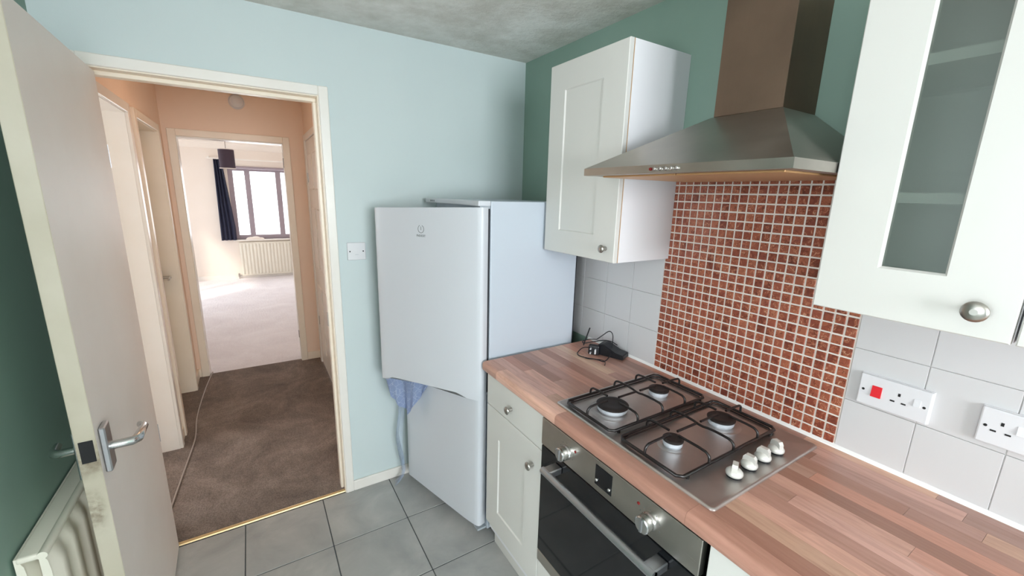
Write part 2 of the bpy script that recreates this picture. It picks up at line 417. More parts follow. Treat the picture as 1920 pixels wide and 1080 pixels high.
# hall
HXL, HXR, HY1 = -1.90, -0.925, 2.10
struct('floor_hall', BX(-2.04, HXR, 0.03, HY1+0.03, -0.05, 0.004), 'carpet_brown', 'worn brown carpet in the hallway')
struct('floor_threshold_base', BX(DX0, DX1, 0.0, 0.03, -0.05, -0.001), 'grout_dark')
struct('ceiling_hall', BX(-2.04, -0.8, 0.10, HY1, HH, HH+0.1), 'ceiling_plain', 'cream hallway ceiling')
A0, A1, B0, B1, HZ = 0.16, 0.925, 1.10, 1.815, 1.985
struct('wall_hall_left', wall_with_holes(bmesh.new(), 'x', -2.02, HXL, 0.10, HY1, 0, HH, [(A0, A1, -0.01, HZ), (B0, B1, -0.01, HZ)]), 'paint_peach', 'peach hallway wall with two doorways')
HR0, HR1 = 1.18, 1.96
struct('wall_hall_right', wall_with_holes(bmesh.new(), 'x', HXR, HXR+0.11, 0.10, HY1, 0, HH, [(HR0, HR1, -0.01, 2.0)]), 'paint_peach', 'peach hallway wall with a panelled door')
FX0, FX1, FZ = -1.835, -1.078, 1.99
o = struct('wall_hall_back', wall_with_holes(bmesh.new(), 'y', HY1, HY1+0.10, -3.0, 1.2, 0, HH, [(FX0, FX1, -0.01, FZ)]), ['paint_peach', 'paint_cream'], 'peach wall around the living room doorway'); two_sided(o, 'y', True)
# living room
LX0, LX1, LY1 = -2.95, 1.15, 6.735
struct('floor_living', BX(LX0, LX1, HY1+0.03, LY1, -0.05, 0.004), 'carpet_pale', 'pale beige carpet in the far living room')
struct('ceiling_living', BX(LX0-0.1, LX1+0.1, HY1+0.1, LY1+0.1, HH, HH+0.1), 'ceiling_plain', 'living room ceiling')
WX0, WX1, WZ0, WZ1 = -1.66, 0.20, 0.70, 1.965
struct('wall_living_back', wall_with_holes(bmesh.new(), 'y', LY1, LY1+0.12, LX0-0.1, LX1+0.1, 0, HH, [(WX0, WX1, WZ0, WZ1)]), 'paint_cream', 'cream living room wall around the bright window')
struct('wall_living_left', wall_with_holes(bmesh.new(), 'x', LX0-0.1, LX0, HY1+0.1, LY1, 0, HH, [(4.35, 6.05, 0.1, 2.15)]), 'paint_cream', 'cream living room wall on the garden side')
struct('wall_living_right', BX(LX1, LX1+0.1, HY1+0.1, LY1, 0, HH), 'paint_cream', 'cream living room wall out of view')
window_unit('window_2', WX0, WX1, LY1+0.05, LY1+0.10, WZ0, WZ1, 'y', [-1.375, -0.90, -0.40], 0.075, 'window_frame', 'bright living room window with dark mullions')
window_unit('window_3', LX0-0.08, LX0-0.03, 4.35, 6.05, 0.1, 2.15, 'x', [5.2], 0.06, 'gloss_white', 'garden window of the living room')
bm = prism(bmesh.new(), [(0, 0), (0.10, 0), (0.085, 0.03), (0.03, 0.085), (0, 0.10)], LX0, LX1, lambda a, b, h: (h, LY1-a, HH-b))
struct('trim_1', bm, 'ceiling_plain', 'white coving above the living room window')
struct('baseboard_living', BX(LX0, LX1, LY1-0.015, LY1, 0.004, 0.075), 'gloss_white', 'white skirting under the living room window')
# side room behind the first hall doorway
struct('floor_side_room', BX(-3.4, -2.02, -0.2, 1.6, -0.05, 0.002), 'carpet_pale')
struct('ceiling_side_room', BX(-3.4, -2.02, -0.2, 1.6, HH, HH+0.1), 'ceiling_plain')
struct('wall_side_room_left', wall_with_holes(bmesh.new(), 'x', -3.5, -3.4, -0.2, 1.6, 0, HH, [(0.25, 1.25, 1.0, 2.0)]), 'paint_cream')
struct('wall_side_room_front', BX(-3.4, -2.05, -0.3, -0.2, 0, HH), 'paint_cream')
struct('wall_side_room_back', BX(-3.4, -2.02, 1.6, 1.7, 0, HH), 'paint_cream')
window_unit('window_4', -3.48, -3.43, 0.25, 1.25, 1.0, 2.0, 'x', [0.75], 0.05, 'gloss_white', 'window of the side room off the hallway')

# ---- kitchen doorway trim: architraves, linings, stops
def arch(name, bmx, matn, label): return struct(name, bmx, matn, label)
def casing(bm, axis, face, out, a0, a1, zt, wdt):
    """three-sided architrave: opening a0..a1, head at zt, width wdt, from face by 'out'"""
    lo, hi = min(face, face+out), max(face, face+out)
    def bx(p, q, r, s):
        if axis == 'y': box(bm, p, q, lo, hi, r, s, b=0.003)
        else: box(bm, lo, hi, p, q, r, s, b=0.003)
    bx(a0-wdt, a0, 0, zt+wdt); bx(a1, a1+wdt, 0, zt+wdt); bx(a0, a1, zt, zt+wdt)
    return bm
LXI, RXI, LZ = -1.840, -1.088, 1.998
struct('trim_2', casing(bmesh.new(), 'y', 0.0, -0.015, LXI-0.004, RXI+0.004, LZ+0.004, 0.040), 'gloss_white', 'cream architrave around the kitchen doorway')
bm = bmesh.new()
box(bm, DX0, LXI, -0.004, 0.106, 0, LZ); box(bm, RXI, DX1, -0.004, 0.106, 0, LZ); box(bm, DX0, DX1, -0.004, 0.106, LZ, DZ)
struct('trim_3', bm, 'hall_gloss', 'cream painted lining of the kitchen doorway')
bm = bmesh.new()
box(bm, RXI-0.014, RXI, 0.042, 0.085, 0, LZ-0.0162, b=0.002); box(bm, LXI, RXI, 0.042, 0.085, LZ-0.016, LZ, b=0.002); box(bm, LXI, LXI+0.014, 0.042, 0.085, 0, LZ-0.0162, b=0.002)
struct('trim_4', bm, 'hall_gloss', 'cream door stop inside the kitchen doorway')
struct('trim_5', casing(bmesh.new(), 'y', 0.10, 0.015, LXI-0.004, RXI+0.004, LZ+0.004, 0.045), 'hall_gloss', 'architrave of the kitchen doorway on the hall side')
k = part('strike_plate', BX(RXI-0.0165, RXI-0.0138, 0.055, 0.075, 0.93, 1.0), 'nickel'); k['kind'] = 'structure'; k['label'] = 'small metal strike plate on the doorway lining'
struct('baseboard_back', BX(-1.045, -0.02, -0.014, 0.0, 0, 0.058, b=0.003), 'gloss_white', 'white skirting between doorway and fridge')
bar = prism(bmesh.new(), [(0.008, 0), (0.032, 0), (0.029, 0.005), (0.02, 0.007), (0.011, 0.005)], LXI, RXI, lambda a, b, h: (h, -0.004+a, b))
part('threshold_strip', bar, 'brass')
tag(bpy.data.objects['threshold_strip'], 'brass threshold strip between carpet and tiles', 'threshold')

# ---- hall joinery
def lining(bm, a0, a1, zt, x0, x1, th=0.018):
    box(bm, x0, x1, a0, a0+th, 0, zt); box(bm, x0, x1, a1-th, a1, 0, zt); box(bm, x0, x1, a0+th, a1-th, zt-th, zt); return bm
struct('trim_6', lining(bmesh.new(), A0, A1, HZ, -2.03, HXL+0.006), 'gloss_white', 'white lining of the first hallway doorway')
struct('trim_7', casing(bmesh.new(), 'x', HXL, 0.022, A0+0.014, A1-0.014, HZ-0.014, 0.05), 'gloss_white', 'white architrave of the first hallway doorway')
struct('trim_8', lining(bmesh.new(), B0, B1, HZ, -2.03, HXL+0.006), 'hall_gloss', 'cream lining of the second hallway doorway')
struct('trim_9', casing(bmesh.new(), 'x', HXL, 0.022, B0+0.014, B1-0.014, HZ-0.014, 0.05), 'hall_gloss', 'cream architrave of the second hallway doorway')
struct('trim_10', casing(bmesh.new(), 'y', HY1, -0.018, FX0+0.018, FX1-0.018, FZ-0.012, 0.052), 'hall_gloss', 'cream architrave of the living room doorway')
bm = bmesh.new(); box(bm, FX0, FX0+0.02, HY1-0.004, HY1+0.106, 0, FZ); box(bm, FX1-0.02, FX1, HY1-0.004, HY1+0.106, 0, FZ); box(bm, FX0+0.02, FX1-0.02, HY1-0.004, HY1+0.106, FZ-0.02, FZ)
struct('trim_11', bm, 'gloss_white', 'white lining of the living room doorway')
struct('trim_12', casing(bmesh.new(), 'x', HXR, -0.018, HR0, HR1, 2.0, 0.05), 'gloss_white', 'architrave of the panelled door')
bm = bmesh.new(); box(bm, FX1+0.035, HXR, HY1-0.014, HY1, 0.004, 0.075); box(bm, HXL, FX0-0.036, HY1-0.014, HY1, 0.004, 0.075)
struct('baseboard_hall_back', bm, 'hall_gloss', 'cream skirting beside the living room doorway')
bm = bmesh.new(); box(bm, HXL, HXL+0.014, A1+0.04, B0-0.04, 0.004, 0.075); box(bm, HXL, HXL+0.014, B1+0.04, HY1-0.014, 0.004, 0.075)
struct('baseboard_hall_left', bm, 'hall_gloss', 'cream skirting between the hallway doors')
bm = bmesh.new(); box(bm, HXR-0.014, HXR, 0.12, HR0-0.052, 0.004, 0.075); box(bm, HXR-0.014, HXR, HR1+0.052, HY1-0.014, 0.004, 0.075)
struct('baseboard_hall_right', bm, 'hall_gloss', 'cream skirting below the panelled door wall')
part('door_latch_keep', BX(FX1-0.0225, FX1-0.0195, HY1+0.03, HY1+0.055, 0.95-0.73, 1.02-0.73), 'rubber_dark')['kind'] = 'structure'
part('door_latch_keep', BX(FX1-0.0225, FX1-0.0195, HY1+0.03, HY1+0.055, 1.78, 1.86), 'rubber_dark')['kind'] = 'structure'

# ================================================================== DOORS
def lever(bm, M, flip=1):
    tube(bm, [(0, 0, 0), (0, 0, 0.045), (0.010*flip, 0, 0.055), (0.082*flip, 0.0, 0.060), (0.096*flip, 0, 0.052), (0.099*flip, 0, 0.045)], [0.0115, 0.012, 0.0125, 0.0095, 0.0085, 0.008], n=12)
    bmesh.ops.transform(bm, matrix=M, verts=bm.verts[:]); return bm
# open kitchen door, hinge at the left lining; local x = thickness, -y = width
th_door = math.atan2(0.028, 0.765)
d1 = bpy.data.objects.new('door_1', None); COL.objects.link(d1); d1.location = (-1.802, -0.006, 0); d1.rotation_euler = (0, 0, th_door); d1.empty_display_size = 0.05
d1['kind'] = 'structure'; d1['label'] = 'open cream kitchen door with a silver lever handle'; d1['category'] = 'door'
bm = BX(-0.040, 0.0, -0.762, 0, 0.008, 1.985, b=0.0015)
dl = part('door_leaf', bm, ['door_paint', 'door_edge_paint'], d1, local=True)
for p in dl.data.polygons:
    if p.normal.y < -0.6: p.material_index = 1
part('latch_recess', BX(-0.033, -0.006, -0.7635, -0.755, 0.905, 0.965), 'hole_black', d1, local=True, label='dark empty latch recess in the door edge')
hz = 0.915
hp = part('handle_plate', BX(0.0, 0.014, -0.738, -0.688, 0.852, 0.980, b=0.003), 'satin_aluminium', d1, local=True, label='silver handle plate')
lv = bmesh.new(); lever(lv, Matrix.Translation((0.012, -0.712, hz)) @ Matrix(((0, 0, 1, 0), (1, 0, 0, 0), (0, 1, 0, 0), (0, 0, 0, 1))))
part('lever_handle', lv, 'chrome', d1, local=True, label='chrome lever handle')
part('handle_plate', BX(-0.048, -0.040, -0.745, -0.700, 0.85, 0.985, b=0.003), 'satin_aluminium', d1, local=True)
lv = tube(bmesh.new(), [(-0.047, -0.715, 0.925), (-0.082, -0.715, 0.925), (-0.092, -0.710, 0.925), (-0.095, -0.70, 0.925), (-0.096, -0.665, 0.925)], [0.010, 0.0105, 0.0105, 0.0095, 0.0085], n=12)
part('lever_handle', lv, 'chrome', d1, local=True)
for z in (0.58, 1.70):
    bm = BX(-0.001, 0.002, -0.004, 0.0, z-0.04, z+0.04); lathe(bm, [(0.006, z-0.04), (0.006, z+0.04)], 10, Matrix.Translation((-0.0345, 0.004, 0)))
    part('hinge', bm, 'satin_aluminium', d1, local=True)
# second hallway door, closed
d2 = bpy.data.objects.new('door_2', None); COL.objects.link(d2); d2.location = (-1.985, B0, 0); d2.empty_display_size = 0.05
d2['kind'] = 'structure'; d2['label'] = 'closed cream hallway door with a lever handle'; d2['category'] = 'door'
part('door_leaf', BX(-2.025, -1.985, B0+0.02, B1-0.02, 0.01, HZ-0.02, b=0.002), 'hall_gloss', d2)
part('handle_plate', BX(-1.985, -1.977, B1-0.09, B1-0.045, 0.86, 1.0, b=0.002), 'satin_aluminium', d2)
lv = bmesh.new(); tube(lv, [(-1.98, B1-0.068, 0.945), (-1.935, B1-0.068, 0.945), (-1.93, B1-0.09, 0.945), (-1.93, B1-0.17, 0.945)], 0.009, n=10); part('lever_handle', lv, 'chrome', d2)
# panelled door in the right hall wall
d3 = bpy.data.objects.new('door_3', None); COL.objects.link(d3); d3.location = (HXR, HR1, 0); d3.empty_display_size = 0.05
d3['kind'] = 'structure'; d3['label'] = 'white panelled door in the right hallway wall'; d3['category'] = 'door'
part('door_leaf', BX(HXR-0.006, HXR+0.034, HR0+0.004, HR1-0.004, 0.01, 1.996, b=0.002), 'gloss_white', d3)
for (z0, z1) in ((0.18, 0.78), (0.95, 1.45), (1.60, 1.88)):
    for (a, b_) in ((HR0+0.11, HR0+0.34), (HR0+0.44, HR0+0.67)):
        bm = bmesh.new(); box(bm, HXR-0.014, HXR-0.004, a, b_, z0, z1, b=0.008)
        part('door_panel', bm, 'gloss_white', d3)
for z in (0.42, 1.70): part('hinge', BX(HXR-0.010, HXR-0.004, HR1-0.012, HR1-0.002, z-0.04, z+0.04), 'nickel', d3)

# ================================================================== RIGHT WALL TILING
ZT = [0.9135, 1.0624, 1.2147, 1.3690]
backing = part('tile_backing', BX(-0.0045, 0, YE, -0.02, ZT[0]-0.003, ZT[-1]), 'tile_backing', wr, smooth=False, label='pale grout behind the white tiles')
YC = [-0.02, -0.145, -0.297, -0.449, -0.601, -0.755, -0.909, -1.0605]
YC2 = [-1.7085, -1.861, -2.011, -2.161, -2.311, -2.461, -2.611, -2.761, -2.911, -3.06]
for ys in (YC, YC2):
    for a, b_ in zip(ys, ys[1:]):
        for z0, z1 in zip(ZT, ZT[1:]):
            hy, hz_ = abs(a-b_)/2-0.0008, (z1-z0)/2-0.0008
            o = part('wall_tile', BX(-0.004, 0.004, -hy, hy, -hz_, hz_, b=0.001, seg=2), 'wall_tile_white', wr, local=True)
            o.location = (-0.0045, (a+b_)/2, (z0+z1)/2)
# mosaic splashback behind the hob
ms = thing('mosaic_splashback', 'copper mosaic splashback with white grout behind the gas hob', 'splashback', (0, -1.384, 0.9135))
PW = 0.0294; MY0 = -1.0606; NC, NR = 22, 26
part('grout_bed', BX(-0.0062, -0.0006, MY0-NC*PW-0.001, MY0+0.0005, 0.9135, 0.9135+NR*PW), 'grout_white', ms, smooth=False)
tile = None; cells = [(c_, r_) for c_ in range(NC) for r_ in range(NR)]
def sz(c_, r_):
    y, z = MY0-(c_+0.5)*PW, 0.9135+(r_+0.5)*PW
    return (y+2.1253)**2+1.384**2+(z-1.6)**2+(4 if z > 1.66 else 0)+(5 if (y < -1.55 and z > 1.36) else 0)
cells.sort(key=lambda q: sz(*q))
hw = PW/2-0.0024
for c_, r_ in cells[:300]:
    p = (-0.0065, MY0-(c_+0.5)*PW+random.uniform(-.0004, .0004), 0.9135+(r_+0.5)*PW+random.uniform(-.0004, .0004))
    if tile is None:
        tile = part('mosaic_tile', BX(-0.0022, 0.0026, -hw, hw, -hw, hw, b=0.001), 'mosaic_copper', ms, local=True); o = tile
    else: o = copy_at(tile, p, ms)
    o.location = (p[0]-0.0, p[1]+1.384, p[2]-0.9135)
bm = bmesh.new()
for c_, r_ in cells[300:]:
    y, z = MY0-(c_+0.5)*PW, 0.9135+(r_+0.5)*PW
    box(bm, -0.0087, -0.0039, y-hw, y+hw, z-hw, z+hw, b=0.001)
part('mosaic_tile_field', bm, 'mosaic_copper', ms, kind='stuff')
part('sealant_bead', prism(bmesh.new(), [(0, 0), (0.012, 0), (0.010, 0.003), (0.003, 0.008), (0, 0.010)], YE, -0.66, lambda a, b, h: (-0.0062-a, h, 0.9102+b)), 'sealant', wr, label='white sealant bead along the worktop')

# ================================================================== WORKTOP
WT = 0.910; WX = -0.612; YW = -0.672
wt = thing('worktop', 'butcher-block effect wooden worktop along the cooker wall', 'worktop', (-0.3, -1.9, 0.872))
part('core', BX(WX+0.016, -0.001, YE, YW, 0.872, WT-0.004), 'tile_backing', wt, smooth=False)
PAL = [(206, 158, 142), (190, 138, 122), (210, 166, 148), (174, 122, 106), (226, 190, 164), (200, 138, 116), (164, 122, 110), (206, 146, 126), (184, 144, 134), (218, 174, 150), (202, 152, 138), (194, 142, 128), (200, 156, 144)]
NROW = 13; fw0 = 0.050; rw = (abs(WX)-fw0-0.001)/(NROW-1)
for r_ in range(NROW):
    y = YW
    while y > YE+0.01:
        L = random.uniform(0.22, 0.52)
        if y == YW: L *= random.uniform(0.35, 1.0)
        y2 = max(y-L, YE)
        if y2-YE < 0.08: y2 = YE
        bm = bmesh.new(); g = 0.00025
        if r_ == 0:   # postformed front edge wraps down
            prof = [(WX+fw0-g, WT), (WX+0.012, WT), (WX+0.006, WT-0.002), (WX+0.002, WT-0.006), (WX, WT-0.012), (WX, 0.878), (WX+0.002, 0.874), (WX+0.006, 0.872), (WX+0.016, 0.872), (WX+0.016, WT-0.004), (WX+fw0-g, WT-0.004)]
            ym = (y+y2)/2
            prism(bm, prof, y2+g-ym, y-g-ym, lambda a, b, h: (a-WX, h, b-WT)); loc = (WX, ym, WT)
        else:
            x0 = WX+fw0+(r_-1)*rw; ym = (y+y2)/2
            box(bm, 0, rw-2*g, y2-ym+g, y-ym-g, -0.004, 0); loc = (x0+g, ym, WT)
        o = part('stave', bm, 'beech_stave', wt, local=True, ang=30)
        o.location = Vector(loc)-wt.location
        cc = random.choice(PAL); f = random.uniform(0.84, 1.08); cl = lin(tuple(min(255, x*f) for x in cc)); o.color = cl
        y = y2

# ================================================================== CABINETS
def knob(parent, x, y, z, r=0.016, label='brushed metal knob', long=0.030):
    prof = [(0.007, 0), (0.0065, 0.006), (0.0055, 0.012), (0.006, long*0.55), (r*0.75, long*0.62), (r, long*0.78), (r*0.97, long*0.86), (r*0.7, long*0.96), (r*0.3, long)]
    return part('knob', lathe(bmesh.new(), prof, 24, at(x, y, z, ROT_NX)), 'nickel', parent, label=label)
def shaker(parent, name, xf, y0, y1, z0, z1, rail, th=0.019, inset=0.005, panel=None, matn='cabinet_white'):
    """frame-and-panel door facing -x: front at xf; panel = (y0,y1,z0,z1) recessed field"""
    py0, py1, pz0, pz1 = panel if panel else (y0+rail, y1-rail, z0+rail, z1-rail)
    bm = bmesh.new(); xb = xf+th
    def ring(x, a0, a1, b0, b1): return [bm.verts.new((x, a, b)) for a, b in ((a0, b0), (a1, b0), (a1, b1), (a0, b1))]
    e = 0.002
    rings = [ring(xb, y0, y1, z0, z1), ring(xf+e, y0, y1, z0, z1), ring(xf, y0+e, y1-e, z0+e, z1-e), ring(xf, py0, py1, pz0, pz1), ring(xf+inset, py0+0.004, py1-0.004, pz0+0.004, pz1-0.004)]
    for a, b_ in zip(rings, rings[1:]):
        for i in range(4): bm.faces.new((a[i], a[(i+1) % 4], b_[(i+1) % 4], b_[i]))
    bm.faces.new(rings[0][::-1]); bm.faces.new(rings[-1])
    return part(name, bm, matn, parent, ang=20)
def slab(parent, name, xf, y0, y1, z0, z1, th=0.019): return part(name, BX(xf, xf+th, y0, y1, z0, z1, b=0.002, seg=2), 'cabinet_white', parent)

# base cabinet with drawer, next to the fridge
XF = -0.600
bc = thing('base_cabinet', 'white base cabinet with one drawer and a panelled door beside the fridge', 'cabinet', (-0.3, -0.9, 0))
part('body', BX(XF+0.021, -0.02, -0.695, -1.094, 0.10, 0.8715), 'carcass_white', bc, smooth=False)
dw = slab(bc, 'drawer_front', XF, -1.0955, -0.697, 0.7325, 0.8675); knob(dw, XF, -0.892, 0.793)
dr = shaker(bc, 'door', XF, -1.0955, -0.697, 0.150, 0.7285, 0.09, panel=(-0.994, -0.795, 0.252, 0.606)); knob(dr, XF, -1.045, 0.648)
part('plinth', BX(-0.55, -0.535, -0.695, -1.094, 0.001, 0.10), 'cabinet_white', bc, smooth=False)
# cabinet under the worktop on the near side of the oven
bc2 = thing('base_cabinet', 'white base cabinet cut off by the frame to the near side of the oven', 'cabinet', (-0.3, -2.1, 0))
part('body', BX(XF+0.021, -0.02, -1.713, -2.45, 0.10, 0.8715), 'carcass_white', bc2, smooth=False)
dw = slab(bc2, 'drawer_front', XF, -2.205, -1.7145, 0.7325, 0.8675); knob(dw, XF, -1.96, 0.793)
dr = shaker(bc2, 'door', XF, -2.205, -1.7145, 0.150, 0.7285, 0.09); knob(dr, XF, -1.78, 0.66)
part('plinth', BX(-0.55, -0.535, -1.713, -2.45, 0.001, 0.10), 'cabinet_white', bc2, smooth=False)
# wall cabinet left of the hood
ZB, ZTp = 1.370, 2.099
wc = thing('wall_cabinet', 'white wall cabinet with a closed panelled door left of the hood', 'cabinet', (0, -0.868, ZB))
part('body', BX(-0.284, -0.001, -0.664, -1.0753, ZB, ZTp), 'carcass_white', wc, smooth=False)
part('edge_strip', BX(-0.2865, -0.2842, -0.664, -1.0753, ZB, ZTp), 'carcass_edge', wc, smooth=False, label='pale brown exposed cabinet edge')
dr = shaker(wc, 'door', -0.3072, -1.0753, -0.661, ZB, ZTp, 0.09, panel=(-0.965, -0.7545, 1.4615, 2.0)); knob(dr, -0.3072, -1.034, 1.418, 0.0145)
# wall cabinet with frosted glass, right of the hood (thin hollow case with shelves)
y0, y1 = -2.0055, -1.7055
gc = thing('wall_cabinet', 'white wall cabinet with a tall frosted glass pane right of the hood', 'cabinet', (0, -1.855, ZB))
bm = bmesh.new(); xb = -0.2875
box(bm, xb, -0.001, y1-0.016, y1, ZB, ZTp); box(bm, xb, -0.001, y0, y0+0.016, ZB, ZTp)
box(bm, xb, -0.001, y0+0.016, y1-0.016, ZB, ZB+0.016); box(bm, xb, -0.001, y0+0.016, y1-0.016, ZTp-0.016, ZTp); box(bm, -0.012, -0.001, y0+0.016, y1-0.016, ZB+0.016, ZTp-0.016)
part('body', bm, 'carcass_white', gc, smooth=False)
for z in (1.612, 1.862): part('shelf', BX(-0.2895, -0.012, y0+0.0165, y1-0.0165, z-0.010, z+0.010), 'carcass_white', gc, smooth=False)
bm = bmesh.new(); xf = -0.3072; gy0, gy1, gz0, gz1 = -1.905, -1.811, 1.476, 1.995
def ringd(x, a0, a1, b0, b1, r=0.0):
    if r <= 0: return [bm.verts.new((x, a, b)) for a, b in ((a0, b0), (a1, b0), (a1, b1), (a0, b1))]
e = 0.002
rings = [ringd(xf+0.019, gy0, gy1, gz0, gz1), ringd(xf+0.019, y0+0.001, y1, ZB, ZTp), ringd(xf+e, y0+0.001, y1, ZB, ZTp), ringd(xf, y0+0.001+e, y1-e, ZB+e, ZTp-e), ringd(xf, gy0-0.004, gy1+0.004, gz0-0.004, gz1+0.004), ringd(xf+0.006, gy0, gy1, gz0, gz1), ringd(xf+0.019, gy0, gy1, gz0, gz1)]
for a, b_ in zip(rings, rings[1:]):
    for i in range(4): bm.faces.new((a[i], a[(i+1) % 4], b_[(i+1) % 4], b_[i]))
bmesh.ops.remove_doubles(bm, verts=bm.verts[:], dist=1e-5)
gd = part('door', bm, 'cabinet_white', gc, ang=20)
part('glass_pane', BX(xf+0.008, xf+0.012, gy0-0.0, gy1+0.0, gz0, gz1), 'frosted_glass', gd, smooth=False, label='grey frosted glass pane')
knob(gd, xf, -1.958, 1.420, 0.0185, 'large round satin metal knob', 0.028)
# next wall cabinet at the frame edge
nc = thing('wall_cabinet', 'white wall cabinet just showing at the right frame edge', 'cabinet', (0, -2.16, ZB))
part('body', BX(-0.284, -0.001, -2.0075, -2.40, ZB, ZTp), 'carcass_white', nc, smooth=False)
shaker(nc, 'door', -0.3072, -2.40, -2.0105, ZB, ZTp, 0.09)

# ================================================================== OVEN
ov = thing('oven', 'built-in stainless steel oven with black glass door under the hob', 'oven', (-0.3, -1.4, 0.28))
OY0, OY1 = -1.7005, -1.0985
part('body', BX(-0.583, -0.05, OY0+0.003, OY1-0.003, 0.285, 0.8695), 'grey_steel_dark', ov, smooth=False)
cp = part('control_panel', BX(-0.606, -0.584, OY0, OY1, 0.766, 0.8655, b=0.0015), 'steel_oven', ov, label='brushed steel control panel')
dd = part('glass_door', BX(-0.604, -0.584, OY0, OY1, 0.335, 0.760, b=0.0015), 'glass_black', ov, label='black glass oven door')
part('bottom_strip', BX(-0.604, -0.584, OY0, OY1, 0.288, 0.333, b=0.0015), 'steel_oven', ov)
bm = bmesh.new(); tube(bm, [(-0.655, -1.175, 0.728), (-0.655, -1.625, 0.728)], 0.0115, n=16); part('handle_bar', bm, 'satin_aluminium', dd, label='long silver handle bar')
for y in (-1.195, -1.607): part('handle_bracket', BX(-0.656, -0.604, y-0.018, y+0.018, 0.716, 0.740, b=0.003), 'satin_aluminium', dd)
for y in (-1.232, -1.560):
    kb = part('oven_knob', lathe(bmesh.new(), [(0.0235, 0), (0.0235, 0.006), (0.0215, 0.008), (0.0215, 0.013), (0.0225, 0.014), (0.0218, 0.030), (0.019, 0.032)], 28, at(-0.606, y, 0.810, ROT_NX)), 'chrome', cp, label='round chrome oven knob')
    part('knob_grip', BX(-0.6405, -0.6375, y-0.003, y+0.003, 0.792, 0.828), 'satin_aluminium', kb)
    for a in range(7):
        an = R(200-a*36.0); part('scale_mark', BX(-0.6064, -0.6058, y-0.032*math.cos(an)-0.0012, y-0.032*math.cos(an)+0.0012, 0.810+0.031*math.sin(an)-0.0012, 0.810+0.031*math.sin(an)+0.0012), 'print_grey', cp, smooth=False)
ds = part('clock_display', BX(-0.6072, -0.604, -1.429, -1.362, 0.786, 0.850, b=0.001), 'glass_black', cp, label='black clock display')
for y in (-1.371, -1.421): part('clock_button', lathe(bmesh.new(), [(0.005, 0), (0.005, 0.003), (0.003, 0.005)], 14, at(-0.6070, y, 0.803, ROT_NX)), 'chrome', ds)
for y in (-1.272, -1.522): part('indicator_lamp', lathe(bmesh.new(), [(0.0042, 0), (0.0042, 0.0015), (0.002, 0.0025)], 12, at(-0.606, y, 0.834, ROT_NX)), 'red_plastic', cp)
fp = thing('filler_panel', 'white filler panel below the oven', 'panel', (-0.59, -1.4, 0.1))
part('panel', BX(XF, XF+0.018, OY0, OY1, 0.15, 0.283, b=0.0015), 'cabinet_white', fp)
part('plinth', BX(-0.55, -0.535, OY0, OY1, 0.001, 0.148), 'cabinet_white', fp, smooth=False)

# ================================================================== HOB
hb = thing('gas_hob', 'stainless steel four burner gas hob set into the worktop', 'hob', (-0.31, -1.4, WT))
HX0, HX1, HY0_, HY1_ = -0.5605, -0.0545, -1.689, -1.109
bm = bmesh.new()
def rr_ring(inset, z, r):
    out = []
    for (cx, cy, a0) in ((HX1-inset-r, HY1_-inset-r, 0), (HX0+inset+r, HY1_-inset-r, 90), (HX0+inset+r, HY0_+inset+r, 180), (HX1-inset-r, HY0_+inset+r, 270)):
        for k in range(5): an = R(a0+k*22.5); out.append(bm.verts.new((cx+r*math.cos(an), cy+r*math.sin(an), z)))
    return out
rg = [rr_ring(0, WT+0.0004, 0.012), rr_ring(0.0004, WT+0.004, 0.012), rr_ring(0.003, WT+0.0062, 0.010), rr_ring(0.007, WT+0.0062, 0.009), rr_ring(0.012, WT+0.003, 0.008)]
for a, b_ in zip(rg, rg[1:]):
    for i in range(20): bm.faces.new((a[i], a[(i+1) % 20], b_[(i+1) % 20], b_[i]))
bm.faces.new(rg[0][::-1]); bm.faces.new(rg[-1])
part('hob_plate', bm, 'steel_hob', hb, ang=40)
HZ0 = WT+0.003
burners = [(-0.430, -1.243, 0.047, 'large'), (-0.202, -1.243, 0.032, 'mid'), (-0.424, -1.474, 0.026, 'small'), (-0.192, -1.474, 0.037, 'mid')]
for bx_, by_, r, nm in burners:
    part('drip_ring', lathe(bmesh.new(), [(r*1.6, HZ0), (r*1.5, HZ0+0.0008), (r*1.2, HZ0+0.0012), (r*0.7, HZ0+0.0012)], 32, at(bx_, by_, 0)), 'steel_hob', hb)
    bu = part('burner', lathe(bmesh.new(), [(r*0.92, HZ0), (r*0.96, HZ0+0.005), (r*1.03, HZ0+0.006), (r*1.05, HZ0+0.016), (r*0.97, HZ0+0.0175)], 32, at(bx_, by_, 0)), 'burner_ring', hb, label='silver burner ring')
    part('burner_cap', lathe(bmesh.new(), [(r*0.95, HZ0+0.0170), (r*1.10, HZ0+0.0185), (r*1.12, HZ0+0.0225), (r*1.03, HZ0+0.0250), (r*0.75, HZ0+0.0258), (r*0.7, HZ0+0.0248), (r*0.2, HZ0+0.0252)], 32, at(bx_, by_, 0)), 'burner_cap', bu, label='matt black burner cap')
